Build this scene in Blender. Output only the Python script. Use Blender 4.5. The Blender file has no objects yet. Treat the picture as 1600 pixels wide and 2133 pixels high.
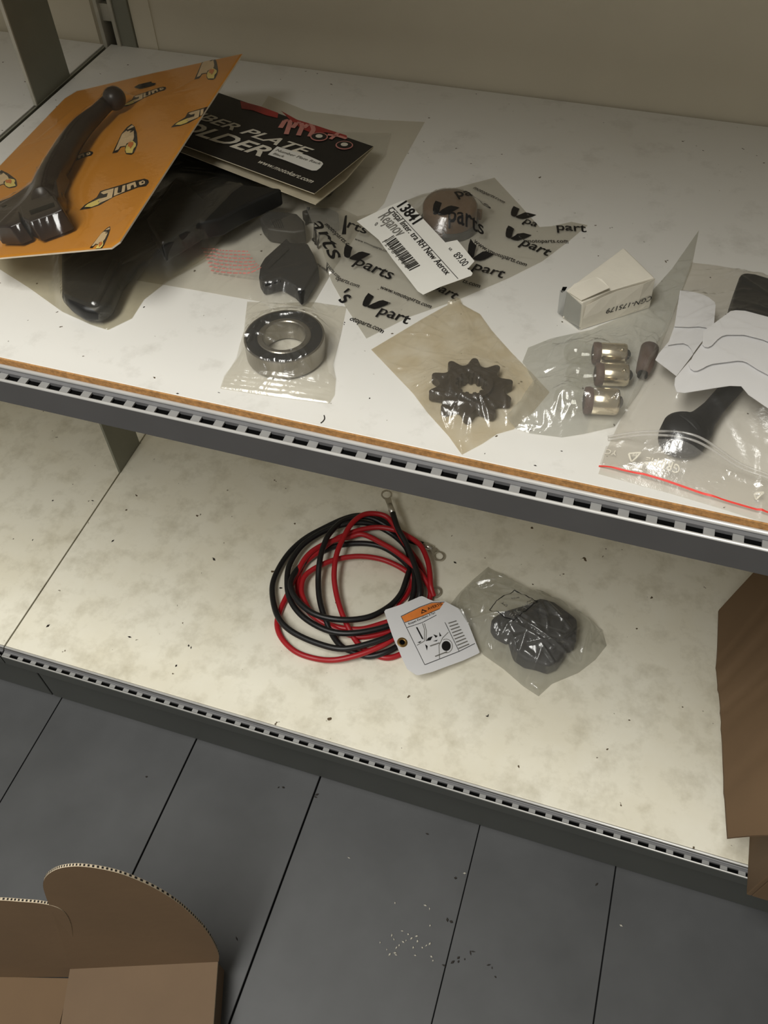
import bpy, math, random
import numpy as np
from mathutils import Vector, Matrix
from mathutils.bvhtree import BVHTree
from mathutils.geometry import tessellate_polygon

# ------------------------------------------------------------------ camera, world, lights
S = bpy.context.scene
COL = S.collection
random.seed(7)
FPX = 1791.2
R = np.array([[0.95335282, 0.30104783, -0.02210451],
              [0.22283471, -0.75128244, -0.62122411],
              [-0.2036249, 0.5873201, -0.78332113]])   # world axes as columns, camera x right / y down / z forward
CAM = Vector((0, 0, .853))
cd = bpy.data.cameras.new('camera')
cam = bpy.data.objects.new('camera', cd)
COL.objects.link(cam)
cd.sensor_fit = 'HORIZONTAL'
cd.sensor_width = 36
cd.lens = 36 * FPX / 1600
cd.clip_start = .01
r_, u_, b_ = R[0], -R[1], -R[2]
cam.matrix_world = Matrix(((r_[0], u_[0], b_[0], CAM[0]), (r_[1], u_[1], b_[1], CAM[1]), (r_[2], u_[2], b_[2], CAM[2]), (0, 0, 0, 1)))
S.camera = cam

w = bpy.data.worlds.new('world')
S.world = w
w.use_nodes = True
w.node_tree.nodes['Background'].inputs[0].default_value = (1, .93, .8, 1)
w.node_tree.nodes['Background'].inputs[1].default_value = .215


def area(name, loc, target, sx, sy, power, col):
    l = bpy.data.lights.new(name, 'AREA')
    l.shape = 'RECTANGLE'
    l.size, l.size_y, l.energy, l.color = sx, sy, power, col
    o = bpy.data.objects.new(name, l)
    COL.objects.link(o)
    o.location = loc
    o.rotation_euler = (Vector(target) - Vector(loc)).to_track_quat('-Z', 'Y').to_euler()
    return o


area('ceiling_light', (-.6, -.8, 2.45), (-.6, -.8, 0), .6, 2.0, 66, (1, .985, .93))
S.view_settings.view_transform = 'Standard'
S.view_settings.look = 'None'
S.view_settings.exposure = 0
S.view_settings.gamma = 1
S.view_settings.use_curve_mapping = False
S.cycles.transparent_max_bounces = 32

ZU, ZL = .492, .09          # tops of the upper and the lower shelf
YU, YL = .321, .2965        # their front edges
XS = -.517                  # seam between the bays
YB = .745                   # back panel


# ------------------------------------------------------------------ helpers
def ray(u, v):
    return Vector(R.T @ np.array([u - 800, v - 1066.5, FPX]))


class Pl:
    """a plane with its own (s, t) coordinates"""
    def __init__(s, O, n, ex):
        s.O = Vector(O)
        s.n = Vector(n).normalized()
        ex = Vector(ex)
        s.ex = (ex - s.n * ex.dot(s.n)).normalized()
        s.ey = s.n.cross(s.ex)
        s.bvh = None

    def loc(s, p):
        d = p - s.O
        return np.array([d.dot(s.ex), d.dot(s.ey)])

    def hit(s, u, v):
        d = ray(u, v)
        if s.bvh:
            h = s.bvh.ray_cast(CAM, d.normalized())
            if h[0]:
                return s.loc(h[0])
        return s.loc(CAM + d * ((s.O - CAM).dot(s.n) / d.dot(s.n)))

    def P(s, a, b, h=0.0):
        return s.O + s.ex * a + s.ey * b + s.n * h

    def at(s, a, b, off=0.0):
        if s.bvh:
            h = s.bvh.ray_cast(s.P(a, b, .15), -s.n)
            if h[0]:
                return h[0] + s.n * off
        return s.P(a, b, off)

    def on(s, bvh):
        q = Pl(s.O, s.n, s.ex)
        q.bvh = bvh
        return q


def HZ(z):
    return Pl((0, 0, z), (0, 0, 1), (1, 0, 0))


def at(u, v, z):
    d = ray(u, v)
    return CAM + d * ((z - CAM.z) / d.z)


def lin(c):
    return tuple(((x / 255) / 12.92 if x <= 10 else ((x / 255 + .055) / 1.055) ** 2.4) for x in c) + (1,)


ROOT = {}
GEO = {}


def tag(o, label, cat, group=None, kind=None):
    if label: o['label'] = label
    if cat: o['category'] = cat
    if group: o['group'] = group
    if kind: o['kind'] = kind
    return o


def thing(name, loc, label=None, cat=None, group=None, kind=None):
    o = bpy.data.objects.new(name, None)
    o.empty_display_size = .02
    COL.objects.link(o)
    o.location = loc
    return tag(o, label, cat, group, kind)


def mk(name, V, F, mat, parent=None, smooth=False, label=None, bevel=0, mats=None, fm=None, kind=None):
    """one mesh object from world-space vertices"""
    V = [Vector(p) for p in V]
    if parent is None:
        a = np.array([tuple(p) for p in V])
        base = Vector((a[:, 0].mean(), a[:, 1].mean(), a[:, 2].min()))
    else:
        r = parent
        while r.parent: r = r.parent
        base = Vector(r.location)
    me = bpy.data.meshes.new(name)
    me.from_pydata([p - base for p in V], [], F)
    for m in (mats or [mat]): me.materials.append(m)
    if fm: me.polygons.foreach_set('material_index', fm)
    if smooth: me.polygons.foreach_set('use_smooth', [True] * len(me.polygons))
    me.update()
    o = bpy.data.objects.new(name, me)
    COL.objects.link(o)
    if parent is None: o.location = base
    else: o.parent = parent
    if label: o['label'] = label
    if kind: o['kind'] = kind
    if bevel:
        m = o.modifiers.new('bevel', 'BEVEL')
        m.width, m.segments, m.limit_method = bevel, 2, 'ANGLE'
        me.polygons.foreach_set('use_smooth', [True] * len(me.polygons))
        m2 = o.modifiers.new('wn', 'WEIGHTED_NORMAL')
    GEO[o.name] = (V, F)
    return o


def bvh(*objs):
    V, F = [], []
    for o in objs:
        if o.name not in GEO:
            for c in o.children:
                k = len(V)
                if c.name in GEO:
                    V += GEO[c.name][0]
                    F += [[i + k for i in f] for f in GEO[c.name][1]]
        else:
            k = len(V)
            V += GEO[o.name][0]
            F += [[i + k for i in f] for f in GEO[o.name][1]]
            for c in o.children:
                k = len(V)
                if c.name in GEO:
                    V += GEO[c.name][0]
                    F += [[i + k for i in f] for f in GEO[c.name][1]]
    return BVHTree.FromPolygons(V, F)


class MB:
    def __init__(s): s.V, s.F = [], []

    def add(s, V, F):
        k = len(s.V)
        s.V += [Vector(p) for p in V]
        s.F += [[i + k for i in f] for f in F]
        return s

    def box(s, a, b):
        (x0, y0, z0), (x1, y1, z1) = a, b
        return s.add([(x0, y0, z0), (x1, y0, z0), (x1, y1, z0), (x0, y1, z0), (x0, y0, z1), (x1, y0, z1), (x1, y1, z1), (x0, y1, z1)],
                     [(0, 3, 2, 1), (4, 5, 6, 7), (0, 1, 5, 4), (1, 2, 6, 5), (2, 3, 7, 6), (3, 0, 4, 7)])

    def prism(s, lo, hi):
        n = len(lo)
        F = [tuple(range(n - 1, -1, -1)), tuple(range(n, 2 * n))] + [(i, (i + 1) % n, n + (i + 1) % n, n + i) for i in range(n)]
        return s.add(list(lo) + list(hi), F)

    def poly(s, pl, pts, h0, h1):
        """extruded polygon given in plane coordinates, counter-clockwise enforced"""
        pts = ccw(pts)
        return s.prism([pl.P(a, b, h0) for a, b in pts], [pl.P(a, b, h1) for a, b in pts])

    def tube(s, path, rad, n=10, caps=True, flat=1.0):
        path = [Vector(p) for p in path]
        rad = rad if hasattr(rad, '__len__') else [rad] * len(path)
        up = Vector((0, 0, 1))
        rings = []
        for i, p in enumerate(path):
            t = (path[min(i + 1, len(path) - 1)] - path[max(i - 1, 0)]).normalized()
            x = t.cross(up)
            x = x.normalized() if x.length > 1e-4 else Vector((1, 0, 0))
            y = x.cross(t)
            rings.append([p + (x * math.cos(a) + y * math.sin(a) * flat) * rad[i] for a in [2 * math.pi * k / n for k in range(n)]])
        V = [q for r in rings for q in r]
        F = []
        for i in range(len(path) - 1):
            for k in range(n):
                F.append((i * n + k, i * n + (k + 1) % n, (i + 1) * n + (k + 1) % n, (i + 1) * n + k))
        if caps:
            F.append(tuple(range(n - 1, -1, -1)))
            F.append(tuple(range((len(path) - 1) * n, len(path) * n)))
        return s.add(V, F)

    def lathe(s, O, ax, prof, n=48, closed=False):
        """prof: (radius, height along ax)"""
        O, ax = Vector(O), Vector(ax).normalized()
        x = ax.orthogonal().normalized()
        y = ax.cross(x)
        V = []
        for r, h in prof:
            for k in range(n):
                a = 2 * math.pi * k / n
                V.append(O + ax * h + (x * math.cos(a) + y * math.sin(a)) * r)
        m = len(prof)
        F = []
        for i in range(m if closed else m - 1):
            j = (i + 1) % m
            for k in range(n):
                F.append((i * n + k, i * n + (k + 1) % n, j * n + (k + 1) % n, j * n + k))
        return s.add(V, F)

    def out(s, name, mat, parent=None, **k): return mk(name, s.V, s.F, mat, parent, **k)


def ccw(pts):
    a = sum(pts[i][0] * pts[(i + 1) % len(pts)][1] - pts[(i + 1) % len(pts)][0] * pts[i][1] for i in range(len(pts)))
    return list(pts) if a > 0 else list(pts)[::-1]


def spline(P, n=8, closed=False):
    P = [np.array(p, float) for p in P]
    out = []
    m = len(P)
    for i in range(m - 1):
        p0, p1, p2, p3 = P[max(i - 1, 0)], P[i], P[i + 1], P[min(i + 2, m - 1)]
        for k in range(n):
            t = k / n
            out.append(.5 * (2 * p1 + (p2 - p0) * t + (2 * p0 - 5 * p1 + 4 * p2 - p3) * t * t + (3 * p1 - p0 - 3 * p2 + p3) * t ** 3))
    out.append(P[-1])
    return out


# ---- lettering and flat print
_gl = {}


def glyphs(txt, bold=0.0, shear=0.0):
    k = (txt, bold, shear)
    if k not in _gl:
        c = bpy.data.curves.new('t', 'FONT')
        c.body, c.offset, c.shear, c.resolution_u = txt, bold, shear, 3
        o = bpy.data.objects.new('t', c)
        COL.objects.link(o)
        dg = bpy.context.evaluated_depsgraph_get()
        e = o.evaluated_get(dg)
        m = e.to_mesh()
        m.calc_loop_triangles()
        V = np.array([(v.co.x, v.co.y) for v in m.vertices]).reshape(-1, 2)
        T = [tuple(t.vertices) for t in m.loop_triangles]
        e.to_mesh_clear()
        bpy.data.objects.remove(o)
        bpy.data.curves.remove(c)
        _gl[k] = (V, T)
    return _gl[k]


def text(txt, p0, p1, bold=0.0, shear=0.0, ys=1.0, ref=None, right=False, h=None):
    """triangles of txt with its baseline from p0 to p1 (plane coordinates)"""
    V, T = glyphs(txt, bold, shear)
    p0, p1 = np.array(p0), np.array(p1)
    L = np.linalg.norm(p1 - p0)
    ex = (p1 - p0) / L
    ey = np.array([-ex[1], ex[0]])
    RV = glyphs(ref, bold, shear)[0] if ref else V
    w = RV[:, 0].max() - RV[:, 0].min()
    k = L / w
    ky = k * ys if h is None else h / .7
    X = (V[:, 0] - V[:, 0].min()) * k
    if right: X = X - X.max() + L
    Q = p0 + np.outer(X, ex) + np.outer(V[:, 1] * ky, ey)
    return [[Q[a], Q[b], Q[c]] for a, b, c in T]


def polyt(pts):
    t = tessellate_polygon([[Vector((p[0], p[1], 0)) for p in pts]])
    return [[np.array(pts[i]) for i in f] for f in t]


def strip(pts, wd):
    """a line of width wd through plane points"""
    out = []
    for a, b in zip(pts[:-1], pts[1:]):
        a, b = np.array(a), np.array(b)
        d = b - a
        l = np.linalg.norm(d)
        if l < 1e-7: continue
        n = np.array([-d[1], d[0]]) / l * wd / 2
        out += [[a - n, b - n, b + n], [a - n, b + n, a + n]]
    return out


def clip(tris, poly):
    poly = ccw(poly)
    out = []
    for t in tris:
        q = [np.array(p) for p in t]
        for i in range(len(poly)):
            a, b = np.array(poly[i]), np.array(poly[(i + 1) % len(poly)])
            e = b - a
            r = []
            for j in range(len(q)):
                p, c = q[j], q[(j + 1) % len(q)]
                dp = e[0] * (p[1] - a[1]) - e[1] * (p[0] - a[0])
                dc = e[0] * (c[1] - a[1]) - e[1] * (c[0] - a[0])
                if dp >= 0: r.append(p)
                if dp * dc < 0: r.append(p + (c - p) * dp / (dp - dc))
            q = r
            if len(q) < 3: break
        for j in range(1, len(q) - 1): out.append([q[0], q[j], q[j + 1]])
    return out


def ink(name, parent, mat, tris, pl, off=.0003, maxlen=None, label=None):
    if maxlen:
        st, res = list(tris), []
        while st:
            t = st.pop()
            L = [np.linalg.norm(t[i] - t[(i + 1) % 3]) for i in range(3)]
            i = int(np.argmax(L))
            if L[i] > maxlen:
                m = (t[i] + t[(i + 1) % 3]) / 2
                st += [[t[i], m, t[(i + 2) % 3]], [m, t[(i + 1) % 3], t[(i + 2) % 3]]]
            else: res.append(t)
        tris = res
    idx, V, F = {}, [], []
    for t in tris:
        a = (t[1][0] - t[0][0]) * (t[2][1] - t[0][1]) - (t[1][1] - t[0][1]) * (t[2][0] - t[0][0])
        if abs(a) < 1e-12: continue
        f = []
        for p in (t if a > 0 else t[::-1]):
            k = (round(p[0], 6), round(p[1], 6))
            if k not in idx:
                idx[k] = len(V)
                V.append(pl.at(p[0], p[1], off))
            f.append(idx[k])
        if len(set(f)) == 3: F.append(f)
    if not F: return None
    return mk(name, V, F, mat, parent, label=label)


# ---- thin film bags draped over what they hold
def resample(P, n):
    P = np.array(P, float)
    d = np.r_[0, np.cumsum(np.linalg.norm(np.diff(P, axis=0), axis=1))]
    x = np.linspace(0, d[-1], n)
    return np.stack([np.interp(x, d, P[:, 0]), np.interp(x, d, P[:, 1])], 1)


def coons(bot, right, top, left, nu, nv):
    """bot c0>c1, right c1>c2, top c3>c2, left c0>c3"""
    B, T = resample(bot, nu), resample(top, nu)
    L, Q = resample(left, nv), resample(right, nv)
    u = np.linspace(0, 1, nu)[:, None, None]
    v = np.linspace(0, 1, nv)[None, :, None]
    G = (1 - v) * B[:, None] + v * T[:, None] + (1 - u) * L[None] + u * Q[None]
    G -= (1 - u) * (1 - v) * B[0] + u * (1 - v) * B[-1] + (1 - u) * v * T[0] + u * v * T[-1]
    return G


def heights(pl, G, bv, clear):
    H = np.zeros(G.shape[:2])
    for i in range(G.shape[0]):
        for j in range(G.shape[1]):
            a, b = G[i, j]
            h = bv.ray_cast(pl.P(a, b, .3), -pl.n)
            if h[0]:
                z = (h[0] - pl.O).dot(pl.n)
                if z > -.0005: H[i, j] = z + clear
    return H


def relax(O, edge, it, puff=0.0):
    H = np.maximum(O, edge)
    E = H.copy()
    for k in range(it):
        A = .25 * (H[:-2, 1:-1] + H[2:, 1:-1] + H[1:-1, :-2] + H[1:-1, 2:]) + puff
        H[1:-1, 1:-1] = np.maximum(E[1:-1, 1:-1], A)
    return H


def folds(G, seed, n, amp, wd=(.0012, .004), ln=(.01, .04), flat=None):
    rng = np.random.default_rng(seed)
    H = np.zeros(G.shape[:2])
    lo, hi = G.reshape(-1, 2).min(0), G.reshape(-1, 2).max(0)
    for k in range(n):
        i, j = rng.integers(0, G.shape[0]), rng.integers(0, G.shape[1])
        c = G[i, j]
        a = rng.uniform(0, math.pi)
        d = np.array([math.cos(a), math.sin(a)])
        e = np.array([-d[1], d[0]])
        L, W = rng.uniform(*ln), rng.uniform(*wd)
        q = G - c
        s = q @ d
        t = q @ e + .15 * s * s / L * rng.uniform(-1, 1)
        r = np.clip(1 - np.abs(t) / W, 0, 1) * np.clip(1 - (s / L) ** 2, 0, 1)
        H = np.maximum(H, r * rng.uniform(.35, 1) * amp)
    m = G.shape
    u = np.minimum(np.arange(m[0]), np.arange(m[0])[::-1])[:, None]
    v = np.minimum(np.arange(m[1]), np.arange(m[1])[::-1])[None]
    H *= np.clip(np.minimum(u, v) / 4, 0, 1)
    return H


def pouch(name, pl, bot, right, top, left, mat, content, under, parent, n=(80, 80), edge=.0006, amp=.0016, nf=60, seed=1,
          it=1500, puff=0.0, wd=(.0012, .004), ln=(.01, .04), bump=None, label=None, umax=1.0, lone=False):
    """two films sealed along their rim; returns (film object, surface of the upper film)"""
    hp = lambda L: [pl.hit(*p) for p in L]
    G = coons(hp(bot), hp(right), hp(top), hp(left), *n)
    nu, nv = n
    LO = np.full((nu, nv), .0003 if not lone else edge - .0004)
    if under:
        U = np.minimum(heights(pl, G, bvh(*under), .0006), umax)
        LO = relax(np.maximum(U, .0003), .0003, 400)
    O = LO + .0004
    if content:
        O = np.maximum(O, heights(pl, G, bvh(*content), .0009))
    HI = relax(O, edge, it, puff)
    HI[0], HI[-1], HI[:, 0], HI[:, -1] = LO[0] + .0002, LO[-1] + .0002, LO[:, 0] + .0002, LO[:, -1] + .0002
    HI[1:-1, 1:-1] = np.maximum(HI[1:-1, 1:-1], LO[1:-1, 1:-1] + .0004)
    HI += folds(G, seed, nf, amp, wd, ln)
    if bump is not None: HI = bump(G, HI)
    V, F, VT, FT = [], [], [], []
    for H, up in ((HI, True),) if lone else ((HI, True), (LO, False)):
        k = len(V)
        for i in range(nu):
            for j in range(nv): V.append(pl.P(G[i, j, 0], G[i, j, 1], H[i, j]))
        for i in range(nu - 1):
            for j in range(nv - 1):
                f = [i * nv + j, (i + 1) * nv + j, (i + 1) * nv + j + 1, i * nv + j + 1]
                if up: FT.append(f)
                F.append([q + k for q in (f if up else f[::-1])])
        if up: VT = list(V)
    # orient outwards
    n0 = (V[F[0][1]] - V[F[0][0]]).cross(V[F[0][2]] - V[F[0][0]]).dot(pl.n)
    if n0 < 0: F = [f[::-1] for f in F]
    o = mk(name, V, F, mat, parent, smooth=True, label=label)
    return o, pl.on(BVHTree.FromPolygons(VT, FT))


# ------------------------------------------------------------------ materials
def nmat(name):
    m = bpy.data.materials.new(name)
    m.use_nodes = True
    return m, m.node_tree, m.node_tree.nodes['Principled BSDF']


def ramp(nt, src, stops):
    r = nt.nodes.new('ShaderNodeValToRGB')
    while len(r.color_ramp.elements) < len(stops): r.color_ramp.elements.new(.5)
    for e, (p, c) in zip(r.color_ramp.elements, stops):
        e.position, e.color = p, c
    nt.links.new(src, r.inputs[0])
    return r


def noise(nt, scale, detail=4, rough=.55, stretch=None):
    t = nt.nodes.new('ShaderNodeTexCoord')
    n = nt.nodes.new('ShaderNodeTexNoise')
    n.inputs['Scale'].default_value, n.inputs['Detail'].default_value, n.inputs['Roughness'].default_value = scale, detail, rough
    if stretch:
        mp = nt.nodes.new('ShaderNodeMapping')
        mp.inputs['Scale'].default_value = stretch
        nt.links.new(t.outputs['Object'], mp.inputs[0])
        nt.links.new(mp.outputs[0], n.inputs['Vector'])
    else: nt.links.new(t.outputs['Object'], n.inputs['Vector'])
    return n


def mul(nt, a, b, fac=1.0):
    x = nt.nodes.new('ShaderNodeMix')
    x.data_type, x.blend_type = 'RGBA', 'MULTIPLY'
    x.inputs[0].default_value = fac
    nt.links.new(a, x.inputs[6])
    nt.links.new(b, x.inputs[7])
    return x.outputs[2]


def solid(name, rgb, rough=.5, metal=0.0, var=.12, scale=60, bump=.0, spec=.5, bscale=None):
    m, nt, p = nmat(name)
    c = lin(rgb)
    n = noise(nt, scale)
    r = ramp(nt, n.outputs[0], [(.3, tuple(x * (1 - var) for x in c[:3]) + (1,)), (.7, tuple(min(1, x * (1 + var)) for x in c[:3]) + (1,))])
    nt.links.new(r.outputs[0], p.inputs['Base Color'])
    p.inputs['Roughness'].default_value, p.inputs['Metallic'].default_value = rough, metal
    p.inputs['Specular IOR Level'].default_value = spec
    if bump:
        b = nt.nodes.new('ShaderNodeBump')
        b.inputs['Strength'].default_value, b.inputs['Distance'].default_value = bump, .001
        n2 = noise(nt, bscale or scale * 4)
        nt.links.new(n2.outputs[0], b.inputs['Height'])
        nt.links.new(b.outputs[0], p.inputs['Normal'])
    return m


def board(name, rgb, dirt, lo, hi, scale, fine):
    """melamine board with patchy grime and specks"""
    m, nt, p = nmat(name)
    c = nt.nodes.new('ShaderNodeRGB')
    c.outputs[0].default_value = lin(rgb)
    a = ramp(nt, noise(nt, scale, 6, .6).outputs[0], [(lo, lin(dirt)), (hi, (1, 1, 1, 1))])
    b = ramp(nt, noise(nt, scale * 5, 5, .65).outputs[0], [(lo - .06, lin(tuple(x * .93 for x in dirt))), (hi - .06, (1, 1, 1, 1))])
    s = ramp(nt, noise(nt, fine, 2, .5).outputs[0], [(.245, lin((95, 80, 60))), (.27, (1, 1, 1, 1))])
    q = mul(nt, mul(nt, mul(nt, c.outputs[0], a.outputs[0]), b.outputs[0]), s.outputs[0])
    nt.links.new(q, p.inputs['Base Color'])
    p.inputs['Roughness'].default_value = .42
    return m


def film(name, tint=(245, 244, 238), haze=.07, hcol=(235, 232, 222), rough=.12, bump=.25, bscale=90, dirt=None, refl=.06):
    m, nt, p = nmat(name)
    nt.nodes.remove(p)
    out = nt.nodes['Material Output']
    tr = nt.nodes.new('ShaderNodeBsdfTransparent')
    tr.inputs[0].default_value = lin(tint)
    df = nt.nodes.new('ShaderNodeBsdfDiffuse')
    df.inputs[0].default_value = lin(hcol)
    tl = nt.nodes.new('ShaderNodeBsdfTranslucent')
    tl.inputs[0].default_value = lin(hcol)
    hz = nt.nodes.new('ShaderNodeMixShader')
    hz.inputs[0].default_value = .45
    nt.links.new(df.outputs[0], hz.inputs[1])
    nt.links.new(tl.outputs[0], hz.inputs[2])
    gl = nt.nodes.new('ShaderNodeBsdfGlossy')
    gl.inputs[0].default_value = (1, 1, 1, 1)
    gl.inputs['Roughness'].default_value = rough
    m1 = nt.nodes.new('ShaderNodeMixShader')
    m1.inputs[0].default_value = haze
    nt.links.new(tr.outputs[0], m1.inputs[1])
    nt.links.new(hz.outputs[0], m1.inputs[2])
    if dirt:
        r = ramp(nt, noise(nt, dirt[1], 5, .6).outputs[0], [(.38, lin(dirt[0])), (.66, lin(tint))])
        nt.links.new(r.outputs[0], tr.inputs[0])
    ge = nt.nodes.new('ShaderNodeNewGeometry')
    dt = nt.nodes.new('ShaderNodeVectorMath')
    dt.operation = 'DOT_PRODUCT'
    nt.links.new(ge.outputs['Incoming'], dt.inputs[1])

    def mth(op, x, y=None):
        q = nt.nodes.new('ShaderNodeMath')
        q.operation = op
        for i_, k_ in enumerate((x, y)):
            if k_ is None: continue
            if isinstance(k_, (int, float)): q.inputs[i_].default_value = k_
            else: nt.links.new(k_, q.inputs[i_])
        return q.outputs[0]
    # thin film: Schlick reflectance, the same from both sides
    fr = mth('ADD', mth('MULTIPLY', mth('POWER', mth('SUBTRACT', 1.0, mth('ABSOLUTE', dt.outputs['Value'])), 4.0), .55), refl)
    m2 = nt.nodes.new('ShaderNodeMixShader')
    nt.links.new(fr, m2.inputs[0])
    nt.links.new(m1.outputs[0], m2.inputs[1])
    nt.links.new(gl.outputs[0], m2.inputs[2])
    nt.links.new(m2.outputs[0], out.inputs[0])
    b = nt.nodes.new('ShaderNodeBump')
    b.inputs['Strength'].default_value, b.inputs['Distance'].default_value = bump, .002
    nt.links.new(noise(nt, bscale, 5, .6).outputs[0], b.inputs['Height'])
    nt.links.new(b.outputs[0], gl.inputs['Normal'])
    nt.links.new(b.outputs[0], dt.inputs[0])
    return m


M = {}
M['shelf_up'] = board('white_melamine', (222, 220, 214), (251, 250, 248), .30, .5, 7, 170)
M['shelf_lo'] = board('grimy_cream_melamine', (238, 234, 218), (247, 245, 240), .34, .58, 8, 110)
M['wall'] = solid('beige_back_panel', (214, 206, 186), .65, var=.05, scale=6)
M['post'] = solid('grey_green_steel', (124, 124, 110), .5, .0, .08, 20)
M['postlight'] = solid('worn_light_steel', (176, 172, 158), .5, .0, .12, 60)
M['chip'] = solid('chipboard_edge', (176, 130, 78), .8, var=.28, scale=420, bump=.3)
M['alu'] = solid('aluminium', (206, 205, 202), .38, .25, .05, 40)
M['tab'] = solid('light_grey_steel', (150, 150, 149), .5, .2, .06, 80)
M['groove'] = solid('grey_channel', (120, 120, 122), .5, .2, .06, 80)
M['dark'] = solid('dark_slot', (9, 9, 9), .9, spec=.05)
M['fascia'] = solid('grey_painted_fascia', (88, 87, 87), .55, 0, .05, 30)
M['kick'] = solid('grey_painted_kick_plate', (76, 78, 75), .6, 0, .06, 12)
M['floor'] = solid('grey_floor_paint', (70, 71, 72), .5, 0, .13, 16, bump=.12, bscale=14)
M['gap'] = solid('dark_gap', (22, 20, 18), .9)
M['card'] = solid('corrugated_cardboard', (108, 88, 67), .85, 0, .06, 14, bump=.15, bscale=120)  # base colour darkened to hold the shade lying over the mailer box
M['carddark'] = solid('brown_cardboard', (106, 84, 60), .85, 0, .07, 10, bump=.15, bscale=100)  # darkened likewise, shade on the mailer flaps is in the colour
M['cardlight'] = solid('cardboard_cut_edge', (205, 190, 165), .9)
M['orange'] = solid('orange_card_print', (194, 129, 42), .5, 0, .04, 30)
M['cardedge'] = solid('white_card_edge', (222, 208, 186), .8)
M['ink'] = solid('black_ink', (20, 19, 20), .45)
M['inkgrey'] = solid('grey_ink', (120, 118, 112), .5)
M['inkbeige'] = solid('beige_ink', (206, 180, 140), .5)
M['inkyellow'] = solid('pale_yellow_ink', (222, 200, 110), .5)
M['inkorange'] = solid('deep_orange_ink', (198, 112, 48), .5)
M['black'] = solid('black_plastic', (20, 20, 19), .42, 0, .1, 50)
M['blackmatte'] = solid('matt_black_rubber', (23, 23, 24), .62, 0, .12, 70)
M['lever'] = solid('dark_brown_black_plastic', (38, 29, 25), .36, 0, .08, 60)
M['seal'] = solid('black_rubber_seal', (17, 17, 18), .7, spec=.25)
M['grey_clip'] = solid('dark_grey_plastic', (60, 58, 54), .5)
M['paper'] = solid('white_paper', (226, 226, 228), .7, 0, .015, 20)
M['carton'] = solid('off_white_carton', (228, 222, 207), .75, 0, .05, 40, bump=.6, bscale=38)
M['label'] = solid('white_label', (226, 224, 216), .55, 0, .02, 40)
M['headercard'] = solid('black_header_card', (17, 14, 12), .55, 0, .1, 30)
M['headerback'] = solid('cream_card_back', (196, 186, 162), .8)
M['white_ink'] = solid('white_ink', (214, 208, 192), .5)
M['rose_ink'] = solid('dusty_rose_ink', (196, 130, 120), .5)
M['red_ink'] = solid('dark_red_ink', (150, 38, 34), .5)
M['redline'] = solid('red_line', (226, 66, 56), .5)
M['pinkink'] = solid('faded_red_ink', (196, 120, 112), .6)
M['steel'] = solid('bearing_steel', (150, 146, 138), .28, .9, .06, 40)
M['nickel'] = solid('nickel', (226, 214, 190), .2, 1.0, .04, 60)
M['terminal'] = solid('tinned_copper', (210, 206, 196), .3, .9, .05, 60)
M['brass'] = solid('brass_eyelet', (150, 120, 70), .4, .7, .1, 60)
M['sprocket'] = solid('oiled_dark_steel', (58, 52, 47), .45, .35, .14, 90)
M['amber'] = solid('brown_amber_lens', (98, 68, 34), .25, 0, .1, 40)
M['redcable'] = solid('red_cable_sheath', (166, 24, 32), .42, 0, .05, 30)
M['blackcable'] = solid('black_cable_sheath', (22, 22, 23), .42, 0, .08, 30)
M['brownring'] = solid('brown_cement', (98, 76, 66), .6)
M['tagorange'] = solid('warning_orange', (232, 134, 60), .5)
M['hair'] = solid('dark_crumb', (40, 34, 28), .8)
M['fleck'] = solid('pale_paint_fleck', (176, 172, 160), .7)
M['film'] = film('clear_film', (251, 250, 247), haze=.06, refl=.075, bump=.35, rough=.2)
M['film_smoke'] = film('smoky_film', (244, 242, 235), haze=.045, hcol=(205, 201, 188), refl=.065, bump=.4, rough=.2)
M['film_print'] = film('frosted_printed_film', (247, 246, 243), haze=.15, hcol=(222, 220, 212), rough=.2)
M['film_dirty'] = film('oily_stained_film', (251, 249, 244), haze=.09, hcol=(226, 218, 202), rough=.2, dirt=((246, 242, 233), 60), refl=.07, bump=.4)
M['film_milky'] = film('milky_film', (249, 249, 247), haze=.13, hcol=(226, 226, 222), rough=.16, refl=.09, bump=.5)
M['film_zip'] = film('zip_bag_film', (252, 251, 249), haze=.03, hcol=(232, 230, 226), rough=.25, refl=.055, bump=.35)
M['film_cloudy'] = film('cloudy_film', (247, 247, 245), haze=.14, hcol=(222, 222, 220), rough=.24, refl=.09, bump=.3)
M['zipwhite'] = film('zip_ridge_film', (249, 248, 246), haze=.34, hcol=(240, 238, 234), rough=.25)
M['glass'] = film('bulb_glass', (250, 250, 248), haze=.02, rough=.05, refl=.05, bump=.0)
M['tape'] = film('grey_tape', (214, 216, 216), haze=.25, hcol=(150, 154, 154), rough=.2, refl=.08)
M['film_skin'] = film('shrink_film', (252, 251, 248), haze=.012, rough=.14, refl=.05, bump=.2)
M['zipband'] = film('zip_band_film', (251, 250, 248), haze=.14, hcol=(240, 238, 234), rough=.2, refl=.09, bump=.5)

#@@STRUCTURE
# ------------------------------------------------------------------ the setting
fl = mk('floor', [(-1.6, -1.4, -.012), (1.6, -1.4, -.012), (1.6, 1.0, -.012), (-1.6, 1.0, -.012)], [(0, 1, 2, 3)], M['gap'])
fl['kind'] = 'structure'
cuts = [-1.62, -1.46, -1.30, -1.14, -.98, -.81, -.645, -.4812, -.3194, -.1803, -.0135, .1188, .285, .44, .60, .76, .92, 1.08, 1.24, 1.40, 1.56]
for i, (a, b) in enumerate(zip(cuts[:-1], cuts[1:])):
    gw = lambda c: {-.0135: .0003, .1188: .0005, -.1803: .0008}.get(c, .0006)
    rz = random.uniform(-.0006, .0004)
    MB().box((a + gw(a), -1.4, -.012), (b - gw(b), .33, rz)).out('floorboard', M['floor'], fl, bevel=.0007)

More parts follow.
